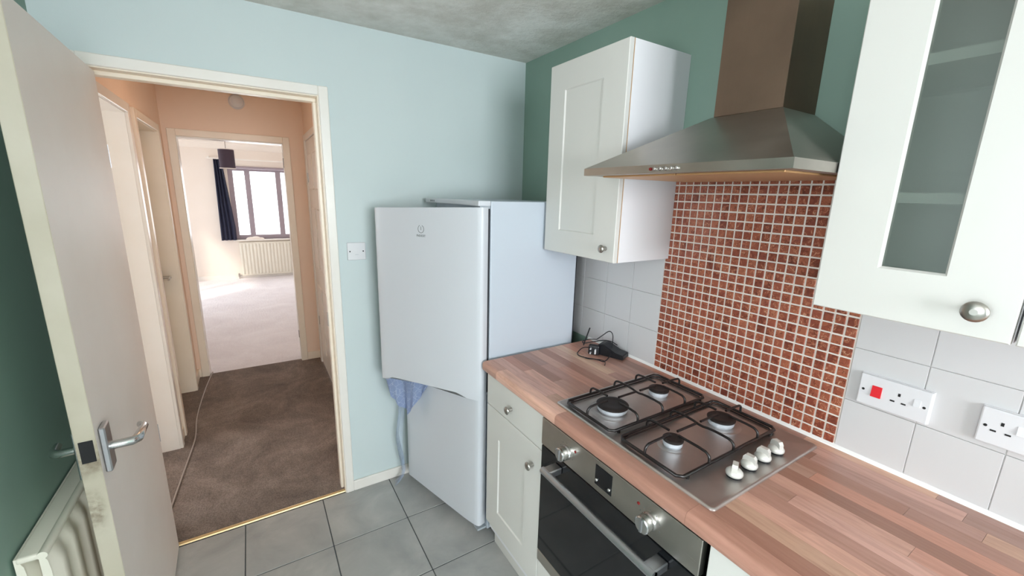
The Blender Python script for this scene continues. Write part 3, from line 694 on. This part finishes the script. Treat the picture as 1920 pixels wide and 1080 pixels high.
def pan_support(x0, x1, y0, y1, b1, b2):
    """wire grate: rim plus bent fingers toward the two burners"""
    bm = bmesh.new(); zr = HZ0+0.011; zt = HZ0+0.040; r = 0.0038
    c = 0.012
    rim = [(x0+c, y0, zr), (x1-c, y0, zr), (x1, y0+c, zr), (x1, y1-c, zr), (x1-c, y1, zr), (x0+c, y1, zr), (x0, y1-c, zr), (x0, y0+c, zr)]
    tube(bm, rim, 0.0048, n=8, closed=True)
    rim2 = [(a+(0.006 if a < (x0+x1)/2 else -0.006), b+(0.006 if b < (y0+y1)/2 else -0.006), zr-0.006) for a, b, _ in rim]
    tube(bm, rim2, 0.003, n=6, closed=True)
    o = part('pan_support_rim', bm, 'enamel_black', hb)
    def finger(p0, p1):
        b2_ = bmesh.new(); d = (Vector(p1)-Vector(p0)); d.normalize()
        q = Vector(p0)
        tube(b2_, [(q.x, q.y, zr), (q.x, q.y, zt-0.014), (q.x+d.x*0.004, q.y+d.y*0.004, zt-0.006), (q.x+d.x*0.016, q.y+d.y*0.016, zt), (p1[0], p1[1], zt)], r, n=8, smooth=1)
        part('pan_support_finger', b2_, 'enamel_black', o)
    xm = (x0+x1)/2
    for bx_, by_, br, _ in (b1, b2):
        k = max(br*0.55, 0.016)
        finger((bx_, y1), (bx_, by_+k)); finger((bx_, y0), (bx_, by_-k))
        if bx_ < xm: finger((x0, by_), (bx_-k, by_))
        else: finger((x1, by_), (bx_+k, by_))
        e_ = bmesh.new(); s = 1 if bx_ < xm else -1
        tube(e_, [(bx_+s*k, by_, zt), (xm-s*0.012, by_, zt)], r, n=8); part('pan_support_finger', e_, 'enamel_black', o)
    b3 = bmesh.new(); ym = (y0+y1)/2
    tube(b3, [(xm, y0, zr), (xm, y0, zt-0.014), (xm, y0+0.006, zt-0.004), (xm, y0+0.02, zt), (xm, ym-0.03, zt), (xm, ym, zt-0.006), (xm, ym+0.03, zt), (xm, y1-0.02, zt), (xm, y1-0.006, zt-0.004), (xm, y1, zt-0.014), (xm, y1, zr)], r, n=8, smooth=1)
    part('pan_support_bar', b3, 'enamel_black', o)
    for (a, b_) in ((x0+0.03, y0), (x1-0.03, y0), (x0+0.03, y1), (x1-0.03, y1)):
        part('rubber_foot', lathe(bmesh.new(), [(0.005, HZ0), (0.005, zr-0.003)], 10, at(a, b_, 0)), 'enamel_black', o)
pan_support(-0.540, -0.088, -1.350, -1.137, burners[0], burners[1])
pan_support(-0.541, -0.085, -1.586, -1.381, burners[2], burners[3])
for i, x in enumerate((-0.398, -0.330, -0.263, -0.194)):
    y = -1.640
    part('knob_collar', lathe(bmesh.new(), [(0.019, HZ0), (0.019, HZ0+0.004), (0.016, HZ0+0.006)], 24, at(x, y, 0)), 'plastic_black', hb)
    bm = lathe(bmesh.new(), [(0.0175, 0.006), (0.0185, 0.009), (0.018, 0.013), (0.013, 0.019), (0.008, 0.022)], 24)
    prism(bm, [(-0.015, 0.012), (0.015, 0.012), (0.0135, 0.028), (0.009, 0.034), (-0.009, 0.034), (-0.0135, 0.028)], -0.0058, 0.0058, lambda a, b, h: (a, h, b))
    bmesh.ops.transform(bm, matrix=at(x, y, HZ0-0.002, Matrix.Rotation(R((25, 95, 95, 70)[i]), 4, 'Z') @ Matrix.Scale(1.12, 4)), verts=bm.verts[:])
    part('hob_knob', bm, 'knob_silver', hb, label='silver hob control knob')

# ================================================================== HOOD
hd = thing('cooker_hood', 'stainless steel chimney cooker hood above the hob', 'cooker hood', (0, -1.404, 1.662))
HA, HB_, HDx, Z0, Z1, Z2 = -1.7035, -1.1045, -0.492, 1.662, 1.683, 1.838
C0, C1, CX = -1.5064, -1.3120, -0.180
bm = bmesh.new()
def q4(x0, x1, a0, a1, z): return [bm.verts.new(p) for p in ((x0, a0, z), (x1, a0, z), (x1, a1, z), (x0, a1, z))]
rg = [q4(HDx+0.03, -0.03, HA+0.03, HB_-0.03, Z0+0.004), q4(HDx+0.03, -0.03, HA+0.03, HB_-0.03, Z0), q4(HDx, -0.0095, HA, HB_, Z0), q4(HDx, -0.0095, HA, HB_, Z1), q4(HDx+0.004, -0.0095, HA+0.004, HB_-0.004, Z1+0.002), q4(CX-0.004, -0.0095, C0-0.004, C1+0.004, Z2)]
for a, b_ in zip(rg, rg[1:]):
    for i in range(4): bm.faces.new((a[i], a[(i+1) % 4], b_[(i+1) % 4], b_[i]))
bm.faces.new(rg[0][::-1]); bm.faces.new(rg[-1])
part('canopy', bm, 'steel_hood', hd, ang=12, label='brushed steel sloping canopy')
part('chimney', BX(CX, -0.001, C0, C1, Z2+0.0005, H-0.003, b=0.0015), 'steel_chimney', hd, label='brown tinted steel chimney')
for k in range(2):
    a0 = HA+0.035+k*0.265; part('grease_filter', BX(HDx+0.045, -0.045, a0, a0+0.262, Z0-0.004, Z0+0.001, b=0.001), 'filter_amber', hd, label='amber metal grease filter')
for i, y in enumerate((-1.364, -1.376, -1.393, -1.410, -1.426, -1.442)):
    part('hood_button', lathe(bmesh.new(), [(0.0052 if i else 0.004, 0), (0.0052 if i else 0.004, 0.004), (0.003, 0.006)], 14, at(HDx, y, 1.6725, ROT_NX)), 'chrome' if i else 'red_plastic', hd)

# ================================================================== FRIDGE
fr = thing('fridge_freezer', 'white fridge freezer with both doors ajar in the corner', 'fridge', (-0.35, -0.35, 0))
FY0, FY1, FXB, FXF = -0.645, -0.058, -0.105, -0.565
part('body', BX(FXF, FXB, FY0, FY1, 0.035, 1.572, b=0.004, seg=2), 'fridge_side', fr)
part('back_panel', BX(FXB+0.001, FXB+0.012, FY0+0.01, FY1-0.01, 0.06, 1.55), 'rubber_dark', fr, smooth=False)
hdp = part('header_strip', BX(-0.622, FXF-0.001, FY0, FY1, 1.552, 1.573, b=0.004, seg=2), 'fridge_white', fr, label='white control strip above the doors')
for y in (-0.135, -0.155, -0.175): part('control_mark', BX(-0.6228, -0.6215, y-0.005, y+0.005, 1.558, 1.566), 'print_grey', hdp, smooth=False)
bm = bmesh.new(); box(bm, FXF-0.004, FXF-0.001, FY0+0.02, FY1-0.02, 0.76, 1.52); part('inner_liner', bm, 'fridge_grey', fr, smooth=False)
bm = bmesh.new(); box(bm, FXF-0.004, FXF-0.001, FY0+0.02, FY1-0.02, 0.09, 0.72); part('inner_liner', bm, 'fridge_grey', fr, smooth=False)
for y in (FY0+0.05, FY1-0.05):
    for x in (FXF+0.04, FXB-0.05): part('foot', lathe(bmesh.new(), [(0.02, 0.0), (0.018, 0.012), (0.012, 0.036)], 14, at(x, y, 0)), 'plastic_black', fr)
part('hinge_gap_shade', BX(-0.577, FXF-0.001, FY0+0.008, FY0+0.022, 0.745, 1.545), 'rubber_dark', fr, smooth=False, label='dark strip standing for the shaded gap between doors and body')  # dark strip puts the shade of the hinge gap into colour
for z in (0.737, 0.045, 1.547): part('hinge', BX(-0.612, FXF-0.002, FY0+0.006, FY0+0.05, z-0.005, z+0.005), 'fridge_grey', fr, smooth=False)
def fridge_door(name, z0, z1, ang, W, sag, scoop, label):
    """local frame: origin at hinge, +u along the door away from hinge, thickness toward the room; u=-x after rotation"""
    d = bpy.data.objects.new(name, None)
    bm = bmesh.new(); T = 0.046
    # plan profile (u, t): t=0 back, t=T front, rounded at both ends, softer at the hinge end
    plan = [(0.0, 0.0), (0.0, T*0.55), (0.004, T*0.75), (0.012, T*0.86), (0.030, T*0.93), (0.075, T*0.985), (0.10, T), (W-0.014, T), (W-0.005, T*0.93), (W, T*0.8), (W, 0.0)]
    def zb(u):
        if scoop and 0.07 < u < W-0.045:
            q = min((u-0.07)/0.05, (W-0.045-u)/0.03, 1.0); return z0+0.018*q
        return z0
    us = [p[0] for p in plan]
    # extrude in z with vertical columns so that the bottom can be scooped; the flat front is subdivided
    fine = []
    for (a, b_) in zip(plan, plan[1:]):
        fine.append(a)
        if abs(b_[0]-a[0]) > 0.1:
            for k in range(1, 16): fine.append((a[0]+(b_[0]-a[0])*k/16, a[1]))
    fine.append(plan[-1])
    back = [(W-(W)*k/16, 0.0) for k in range(1, 16)]
    fine += back
    A = [bm.verts.new((-t_, u, zb(u)-sag*u/W)) for u, t_ in fine]; B = [bm.verts.new((-t_, u, z1-sag*u/W)) for u, t_ in fine]; n = len(fine)
    for i in range(n): bm.faces.new((A[i], A[(i+1) % n], B[(i+1) % n], B[i]))
    bm.faces.new(A[::-1]); bm.faces.new(B)
    es = [e_ for e_ in bm.edges if (e_.verts[0] in B and e_.verts[1] in B)]
    o = part(name, bm, 'fridge_white', fr, local=True, ang=40, label=label)
    o.location = Vector((-0.5765, FY0+0.002, 0))-fr.location; o.rotation_euler = (0, 0, R(ang))
    g_ = bmesh.new(); box(g_, 0.001, 0.010, 0.012, W-0.012, z0+0.035, z1-0.02-sag); part('door_gasket', g_, 'fridge_grey', o, local=True, smooth=False)
    return o
ud = fridge_door('upper_door', 0.722, 1.548, 31.0, 0.575, 0.020, True, 'white fridge door standing open')
ld = fridge_door('lower_door', 0.075, 0.7375 - 0.002, 15.5, 0.572, 0.008, False, 'white freezer door slightly ajar')
# emblem and lettering on the upper door
ring = []
uu_, zz_ = 0.305, 1.447
for k in range(29):
    an = R(112+k*316/28); ring.append((-0.0464, uu_-0.0155*math.cos(an), zz_+0.0165*math.sin(an)))
part('emblem_ring', tube(bmesh.new(), ring, 0.0010, n=6), 'print_grey', ud, local=True)
part('emblem_stroke', tube(bmesh.new(), [(-0.0464, uu_, zz_-0.004), (-0.0464, uu_, zz_+0.011)], 0.0010, n=6), 'print_grey', ud, local=True)
Mtx = Matrix(((0, 0, -1, -0.0462), (-1, 0, 0, uu_), (0, 1, 0, zz_-0.033), (0, 0, 0, 1)))
part('lettering', text_mesh('INDESIT', 0.0135, Mtx), 'print_grey', ud, local=True, smooth=False)

# cloth hanging out of the fridge door
cl = bmesh.new(); NU, NV = 24, 14
cw = Vector((-0.905, -0.185, 0)); ce = Vector((-0.715, -0.375, 0))
grid = []
for j in range(NV+1):
    row = []
    for i in range(NU+1):
        s = i/NU; tt = j/NV
        tip = 1-abs(s-0.42)/0.58
        ln = 0.062+0.160*max(tip, 0)**0.9
        nar = 1-0.30*tt
        p = cw.lerp(ce, 0.45+(s-0.45)*nar)
        off = 0.016*math.sin(s*13)*(0.4+0.6*tt)+0.010*math.sin(s*29+1)*tt
        n_ = Vector((-0.77, -0.63, 0))
        row.append(cl.verts.new((p.x+n_.x*off+0.012, p.y+n_.y*off+0.03, 0.722-ln*tt+0.006*math.sin(s*9)*tt)))
    grid.append(row)
for j in range(NV):
    for i in range(NU): cl.faces.new((grid[j][i], grid[j][i+1], grid[j+1][i+1], grid[j+1][i]))
bmesh.ops.solidify(cl, geom=cl.faces[:], thickness=0.0018)
tag(part('tea_towel', cl, 'cloth_blue', ang=60), 'blue patterned cloth hanging out of the fridge door', 'cloth')
# cloudy plastic film trailing beside the freezer door to the floor
fm = bmesh.new(); grid = []
for j in range(22):
    tt = j/21; row = []
    z = 0.60-tt*0.596
    for i in range(7):
        s = i/6; x = -0.800+0.032*math.sin(s*6+tt*4)*0.5+0.012*math.sin(tt*9); y = -0.075+0.055*(s-0.5)+0.010*math.sin(tt*7+s*4)
        if tt > 0.93: x -= (tt-0.93)*0.5
        row.append(fm.verts.new((x, y, max(z, 0.0035))))
    grid.append(row)
for j in range(21):
    for i in range(6): fm.faces.new((grid[j][i], grid[j][i+1], grid[j+1][i+1], grid[j+1][i]))
bmesh.ops.solidify(fm, geom=fm.faces[:], thickness=0.0008)
tag(part('plastic_film', fm, 'plastic_film', ang=60), 'cloudy plastic film trailing down beside the freezer door', 'plastic')

# ================================================================== WALL PLATES
def plate_y(x0, x1, z0, z1):
    t_ = thing('fused_connection_plate', 'square white blank plate with two screws between doorway and fridge', 'wall plate', ((x0+x1)/2, 0, z0))
    part('face_plate', BX(x0, x1, -0.010, 0.0, z0, z1, b=0.003, seg=2), 'plastic_white', t_)
    for x in (x0+0.012, x1-0.012): part('screw', lathe(bmesh.new(), [(0.0034, 0), (0.0034, 0.0012), (0.002, 0.0016)], 12, at(x, -0.0095, (z0+z1)/2, ROT_NY)), 'hole_black', t_)
    part('moulded_line', BX((x0+x1)/2-0.008, (x0+x1)/2+0.008, -0.0105, -0.0095, z0+0.026, z0+0.0275), 'fridge_grey', t_, smooth=False)
plate_y(-1.004, -0.918, 1.268, 1.354)
def socket(name, label, yl, zt, cooker):
    W = 0.146; Ht = 0.086; t_ = thing(name, label, 'socket', (-0.0085, yl-W/2, zt-Ht))
    x0 = -0.0085
    part('back_box', BX(x0-0.004, x0, yl-W, yl, zt-Ht, zt, b=0.001), 'plastic_white', t_)
    part('face_plate', BX(x0-0.013, x0-0.003, yl-W+0.001, yl-0.001, zt-Ht+0.001, zt-0.001, b=0.003, seg=2), 'plastic_white', t_)
    xf = x0-0.013
    for y in (yl-0.012, yl-W+0.012): part('screw', lathe(bmesh.new(), [(0.0032, 0), (0.0032, 0.0008), (0.002, 0.0012)], 12, at(xf+0.0002, y, zt-Ht*0.5, ROT_NX)), 'hole_black', t_)
    def outlet(yc):
        for (dy, dz, w_, h_) in ((0, 0.012, 0.004, 0.008), (-0.011, -0.008, 0.0075, 0.0038), (0.011, -0.008, 0.0075, 0.0038)):
            part('pin_slot', BX(xf-0.0006, xf+0.001, yc+dy-w_/1.6, yc+dy+w_/1.6, zt-Ht*0.5+dz-h_/2, zt-Ht*0.5+dz+h_/2), 'hole_black', t_, smooth=False)
    def rocker(yc, w_, h_, m_, lab, zc):
        part('rocker_switch', prism(bmesh.new(), [(0, -h_/2), (0.0045, -h_/2), (0.0015, h_/2), (0, h_/2)], yc-w_/2, yc+w_/2, lambda a, b, h: (xf+0.0005-a, h, zc+b)), m_, t_, smooth=False, label=lab)
    if cooker:
        rocker(yl-0.040, 0.021, 0.030, 'red_rocker', 'bright red rocker switch', zt-0.041)
        outlet(yl-0.085); rocker(yl-0.1205, 0.0125, 0.018, 'plastic_white', 'small white rocker switch', zt-0.037)
    else:
        outlet(yl-0.036); rocker(yl-0.064, 0.0125, 0.020, 'plastic_white', 'small white rocker switch', zt-0.034)
        rocker(yl-0.083, 0.0125, 0.020, 'plastic_white', 'small white rocker switch', zt-0.034); outlet(yl-0.111)
socket('cooker_switch', 'white cooker socket plate with a red switch on the tiles', -1.737, 1.1555, True)
socket('double_socket', 'white double socket at the right frame edge on the tiles', -1.960, 1.163, False)

# ================================================================== CHARGER ON THE WORKTOP
ch = thing('power_adapter', 'black power adapter with plug and tangled cable on the worktop', 'charger', (-0.09, -0.87, WT))
Ma = at(-0.068, -0.885, WT, Matrix.Rotation(R(22), 4, 'Z'))
bm = prism(bmesh.new(), [(-0.060, 0.0005), (0.060, 0.0005), (0.062, 0.046), (0.034, 0.052), (-0.022, 0.026), (-0.058, 0.021)], -0.034, 0.034, lambda a, b, h: (h, a, b))
bmesh.ops.bevel(bm, geom=bm.edges[:], offset=0.003, segments=2, affect='EDGES'); bmesh.ops.transform(bm, matrix=Ma, verts=bm.verts[:])
part('adapter_body', bm, 'plastic_black', ch)
bm = BX(-0.006, 0.024, -0.024, 0.024, 0.001, 0.044, b=0.005, seg=2); Mp = at(-0.140, -0.838, WT, Matrix.Rotation(R(38), 4, 'Z'))
bmesh.ops.transform(bm, matrix=Mp, verts=bm.verts[:]); pg = part('plug', bm, 'plastic_black', ch)
for (dy, dz, w_, h_) in ((-0.009, 0.021, 0.0028, 0.010), (0.012, 0.012, 0.0028, 0.0028), (0.012, 0.032, 0.0028, 0.0028)):
    bm = BX(-0.021, -0.005, dy-w_, dy+w_, dz-h_, dz+h_); bmesh.ops.transform(bm, matrix=Mp, verts=bm.verts[:]); part('plug_pin', bm, 'plastic_white', pg, smooth=False)
zc = WT+0.003
bm = tube(bmesh.new(), [(-0.125, -0.815, 0.93), (-0.150, -0.782, 0.932), (-0.19, -0.785, zc), (-0.212, -0.815, zc), (-0.200, -0.855, zc), (-0.165, -0.895, zc), (-0.165, -0.925, zc), (-0.135, -0.918, zc), (-0.100, -0.905, 0.93), (-0.060, -0.870, 0.962), (-0.050, -0.860, 1.0), (-0.055, -0.84, 1.012), (-0.075, -0.82, 0.985), (-0.09, -0.80, 0.962)], 0.0022, n=6, smooth=2)
part('cable', bm, 'plastic_black', ch)
bm = tube(bmesh.new(), [(-0.09, -0.80, 0.962), (-0.115, -0.775, 0.960), (-0.14, -0.760, 0.952), (-0.152, -0.775, 0.945), (-0.125, -0.80, 0.955), (-0.08, -0.83, 0.967), (-0.055, -0.855, 0.966), (-0.04, -0.882, 0.952)], 0.0022, n=6, smooth=2)
part('cable', bm, 'plastic_black', ch)
bm = tube(bmesh.new(), [(-0.15, -0.78, 0.938), (-0.135, -0.772, 0.955), (-0.105, -0.757, 0.985), (-0.085, -0.745, 1.0)], 0.0030, n=6, smooth=1)
part('cable', bm, 'plastic_black', ch)
bm = tube(bmesh.new(), [(-0.20, -0.84, zc), (-0.205, -0.862, zc), (-0.175, -0.885, zc), (-0.150, -0.905, zc), (-0.160, -0.935, zc), (-0.185, -0.955, zc)], 0.0016, n=6, smooth=2)
part('cable', bm, 'plastic_black', ch)

# ================================================================== RADIATORS
def radiator(name, label, M, length, z0, z1, pitch, m_='radiator_white'):
    """local: x along length, y = depth from wall (0) to room; M places it"""
    t_ = thing(name, label, 'radiator'); t_.matrix_basis = M
    def P(nm, bm, mm=m_): return part(nm, bm, mm, t_, local=True, ang=50)
    n = max(3, int(length/pitch)); pts = []
    for i in range(n):
        a = i*length/n; w_ = length/n
        pts += [(a+0.10*w_, 0.062), (a+0.28*w_, 0.074), (a+0.72*w_, 0.074), (a+0.90*w_, 0.062)]
    def panel(off):
        bm = bmesh.new()
        prof = [(0.0, 0.062)]+pts+[(length, 0.062)]
        zs = [(z0, -0.012), (z0+0.025, -0.002), (z0+0.055, 0.0), (z1-0.055, 0.0), (z1-0.025, -0.002), (z1, -0.012)]
        cols = []
        for k, (z, dy) in enumerate(zs):
            fl_ = 0.0 if k in (0, 5) else (0.35 if k in (1, 4) else 1.0)
            row = [bm.verts.new((x, 0.062+(y-0.062)*fl_+dy+off, z)) for x, y in prof]
            row += [bm.verts.new((length, 0.046+off, z)), bm.verts.new((0.0, 0.046+off, z))]
            cols.append(row)
        n_ = len(cols[0])
        for a, b_ in zip(cols, cols[1:]):
            for i in range(n_): bm.faces.new((a[i], a[(i+1) % n_], b_[(i+1) % n_], b_[i]))
        bm.faces.new(cols[0][::-1]); bm.faces.new(cols[-1])
        return bm
    P('front_panel', panel(0.0))
    P('back_panel', panel(-0.040))
    bm = BX(-0.002, length+0.002, 0.008, 0.058, z1-0.016, z1+0.001, b=0.006, seg=3); P('top_grille', bm)
    bm = bmesh.new(); tube(bm, [(-0.004, 0.054, z1-0.006), (length+0.004, 0.054, z1-0.006)], 0.010, n=12); P('top_rail', bm)
    bm = bmesh.new(); tube(bm, [(-0.004, 0.050, z0+0.012), (length+0.004, 0.050, z0+0.012)], 0.012, n=10); P('bottom_rail', bm)
    bm = bmesh.new(); box(bm, 0.06, 0.10, 0.0, 0.03, z0+0.1, z1-0.06); box(bm, length-0.10, length-0.06, 0.0, 0.03, z0+0.1, z1-0.06); P('wall_bracket', bm)
    bm = bmesh.new(); tube(bm, [(-0.004, 0.045, z0+0.014), (-0.045, 0.045, z0+0.014), (-0.05, 0.045, z0+0.004), (-0.05, 0.045, 0.0)], 0.0075, n=8); tube(bm, [(-0.05, 0.045, z0-0.01), (-0.05, 0.045, z0+0.05)], 0.014, n=10)
    P('valve', bm, 'nickel'); return t_
Mr = Matrix.Translation((XL, -0.835, 0)) @ Matrix(((0, 1, 0, 0), (1, 0, 0, 0), (0, 0, 1, 0), (0, 0, 0, 1)))
radiator('radiator', 'white fluted radiator behind the open kitchen door', Mr, 0.62, 0.14, 0.735, 0.075)
Mr = Matrix.Translation((-1.61, LY1, 0)) @ Matrix(((1, 0, 0, 0), (0, -1, 0, 0), (0, 0, 1, 0), (0, 0, 0, 1)))
radiator('radiator', 'cream fluted radiator under the living room window', Mr, 1.45, 0.05, 0.65, 0.052)

# ================================================================== LIVING ROOM AND HALL OBJECTS
cu = bmesh.new(); grid = []
for j in range(13):
    tt = j/12; row = []
    xl = -1.835-0.02*tt; xr = -1.72+0.09*min(1, tt*1.2)
    for i in range(41):
        s = i/40; row.append(cu.verts.new((xl+(xr-xl)*s, LY1-0.075-0.022*math.sin(s*24), 2.06-tt*1.36)))
    grid.append(row)
for j in range(12):
    for i in range(40): cu.faces.new((grid[j][i], grid[j][i+1], grid[j+1][i+1], grid[j+1][i]))
bmesh.ops.solidify(cu, geom=cu.faces[:], thickness=0.004)
ct = thing('curtain', 'dark blue curtain drawn to the left of the living room window', 'curtain', (-1.75, LY1-0.075, 0.70))
part('curtain_cloth', cu, 'curtain_blue', ct, ang=70)
cr = thing('curtain_rail', 'white curtain rail above the living room window', 'rail', (-0.8, LY1-0.05, 2.06))
part('rail', BX(-1.93, 0.35, LY1-0.085, LY1-0.065, 2.062, 2.082), 'gloss_white', cr, smooth=False)
for x in (-1.9, -0.8, 0.3): part('bracket', BX(x-0.012, x+0.012, LY1-0.086, LY1-0.001, 2.066, 2.10), 'gloss_white', cr, smooth=False)
bl = thing('roller_blind', 'rolled up grey blind along the top of the living room window', 'blind', (-0.7, LY1, 1.93))
part('blind_roll', tube(bmesh.new(), [(-1.63, LY1-0.025, 1.945), (0.17, LY1-0.025, 1.945)], 0.022, n=12), 'window_frame', bl)
tag(part('window_board', BX(WX0-0.03, WX1+0.03, LY1-0.055, LY1+0.05, WZ0-0.022, WZ0, b=0.004), 'gloss_white'), 'white window board over the far radiator', 'sill')
tray = thing('folded_cloth', 'small pale crumpled cloth lying on the living room window board', 'cloth', (-1.36, LY1-0.02, WZ0))
bm = bmesh.new(); bmesh.ops.create_icosphere(bm, subdivisions=3, radius=1.0)
for v_ in bm.verts:
    q = 1+0.18*math.sin(v_.co.x*7+v_.co.y*5); v_.co = Vector((v_.co.x*0.13*q, v_.co.y*0.035, max(v_.co.z, 0)*0.045*q))
bmesh.ops.transform(bm, matrix=at(-1.36, LY1-0.012, WZ0+0.001), verts=bm.verts[:]); part('cloth', bm, 'paint_cream', tray, ang=60)
# pendant lamp
PLX, PLY = -1.575, 4.41
pl = thing('pendant_lamp', 'dark drum pendant lampshade hanging in the living room', 'lamp', (PLX, PLY, 1.835))
bm = bmesh.new(); n = 36
for rad, flip in ((0.085, 0), (0.082, 1)):
    lathe(bm, [(rad, 1.838), (rad, 2.066)], n, at(PLX, PLY, 0), cap=False)
sh = part('lamp_shade', bm, 'shade_purple', pl, label='dark purple fabric drum shade')
for z in (1.8365, 2.0665): part('shade_rim', tube(bmesh.new(), [(PLX+0.0845*math.cos(2*math.pi*k/36), PLY+0.0845*math.sin(2*math.pi*k/36), z) for k in range(36)], 0.0045, n=6, closed=True), 'shade_lining', sh)
part('cord', tube(bmesh.new(), [(PLX, PLY, 2.05), (PLX, PLY, HH-0.02)], 0.003, n=6), 'cable_white', pl)
part('ceiling_rose', lathe(bmesh.new(), [(0.02, HH-0.035), (0.045, HH-0.015), (0.048, HH-0.0005)], 20, at(PLX, PLY, 0)), 'plastic_white', pl)
part('lamp_holder', lathe(bmesh.new(), [(0.018, 1.98), (0.02, 2.05), (0.01, 2.06)], 14, at(PLX, PLY, 0)), 'plastic_white', pl)
bm = bmesh.new()
for a in (0, 120, 240): tube(bm, [(PLX, PLY, 2.05), (PLX+0.083*math.cos(R(a)), PLY+0.083*math.sin(R(a)), 2.064)], 0.0015, n=5)
part('spider_frame', bm, 'plastic_white', pl)
# smoke alarm on the hall wall above the living room doorway
sa = thing('smoke_alarm', 'round white smoke alarm high above the living room doorway', 'smoke alarm', (-1.40, HY1, 2.265))
part('base', lathe(bmesh.new(), [(0.056, 0.0), (0.056, 0.012), (0.050, 0.014)], 28, at(-1.397, HY1, 2.272, ROT_NY)), 'plastic_white', sa)
part('cover', lathe(bmesh.new(), [(0.050, 0.013), (0.050, 0.026), (0.043, 0.036), (0.02, 0.040)], 28, at(-1.397, HY1, 2.272, ROT_NY)), 'plastic_white', sa)
# cable on the hall carpet
zc = 0.0085
pts = [(-1.800, 2.15, zc), (-1.806, 2.10, zc), (-1.830, 1.80, zc), (-1.842, 1.50, zc), (-1.845, 1.25, zc), (-1.830, 1.08, zc), (-1.826, 0.95, zc), (-1.842, 0.70, zc), (-1.862, 0.40, zc), (-1.868, 0.30, zc), (-1.875, 0.14, zc)]
tag(part('telephone_cable', tube(bmesh.new(), pts, 0.0042, n=6, smooth=2), 'cable_white'), 'thin cable running along the hallway carpet', 'cable')
# warm ceiling light in the hall
hl = thing('ceiling_light', 'warm flush ceiling light in the middle of the hallway', 'lamp', (-1.41, 0.95, HH))
part('base', lathe(bmesh.new(), [(0.075, HH-0.02), (0.08, HH-0.0005)], 24, at(-1.41, 0.95, 0)), 'plastic_white', hl)
mt = mat('lamp_glow', (255, 214, 160), 0.5); b_ = mt.node_tree.nodes['Principled BSDF']; b_.inputs['Emission Color'].default_value = (1.0, 0.66, 0.42, 1); b_.inputs['Emission Strength'].default_value = 8.0
part('glass_bowl', lathe(bmesh.new(), [(0.01, HH-0.085), (0.05, HH-0.078), (0.078, HH-0.05), (0.082, HH-0.022)], 24, at(-1.41, 0.95, 0)), 'lamp_glow', hl)
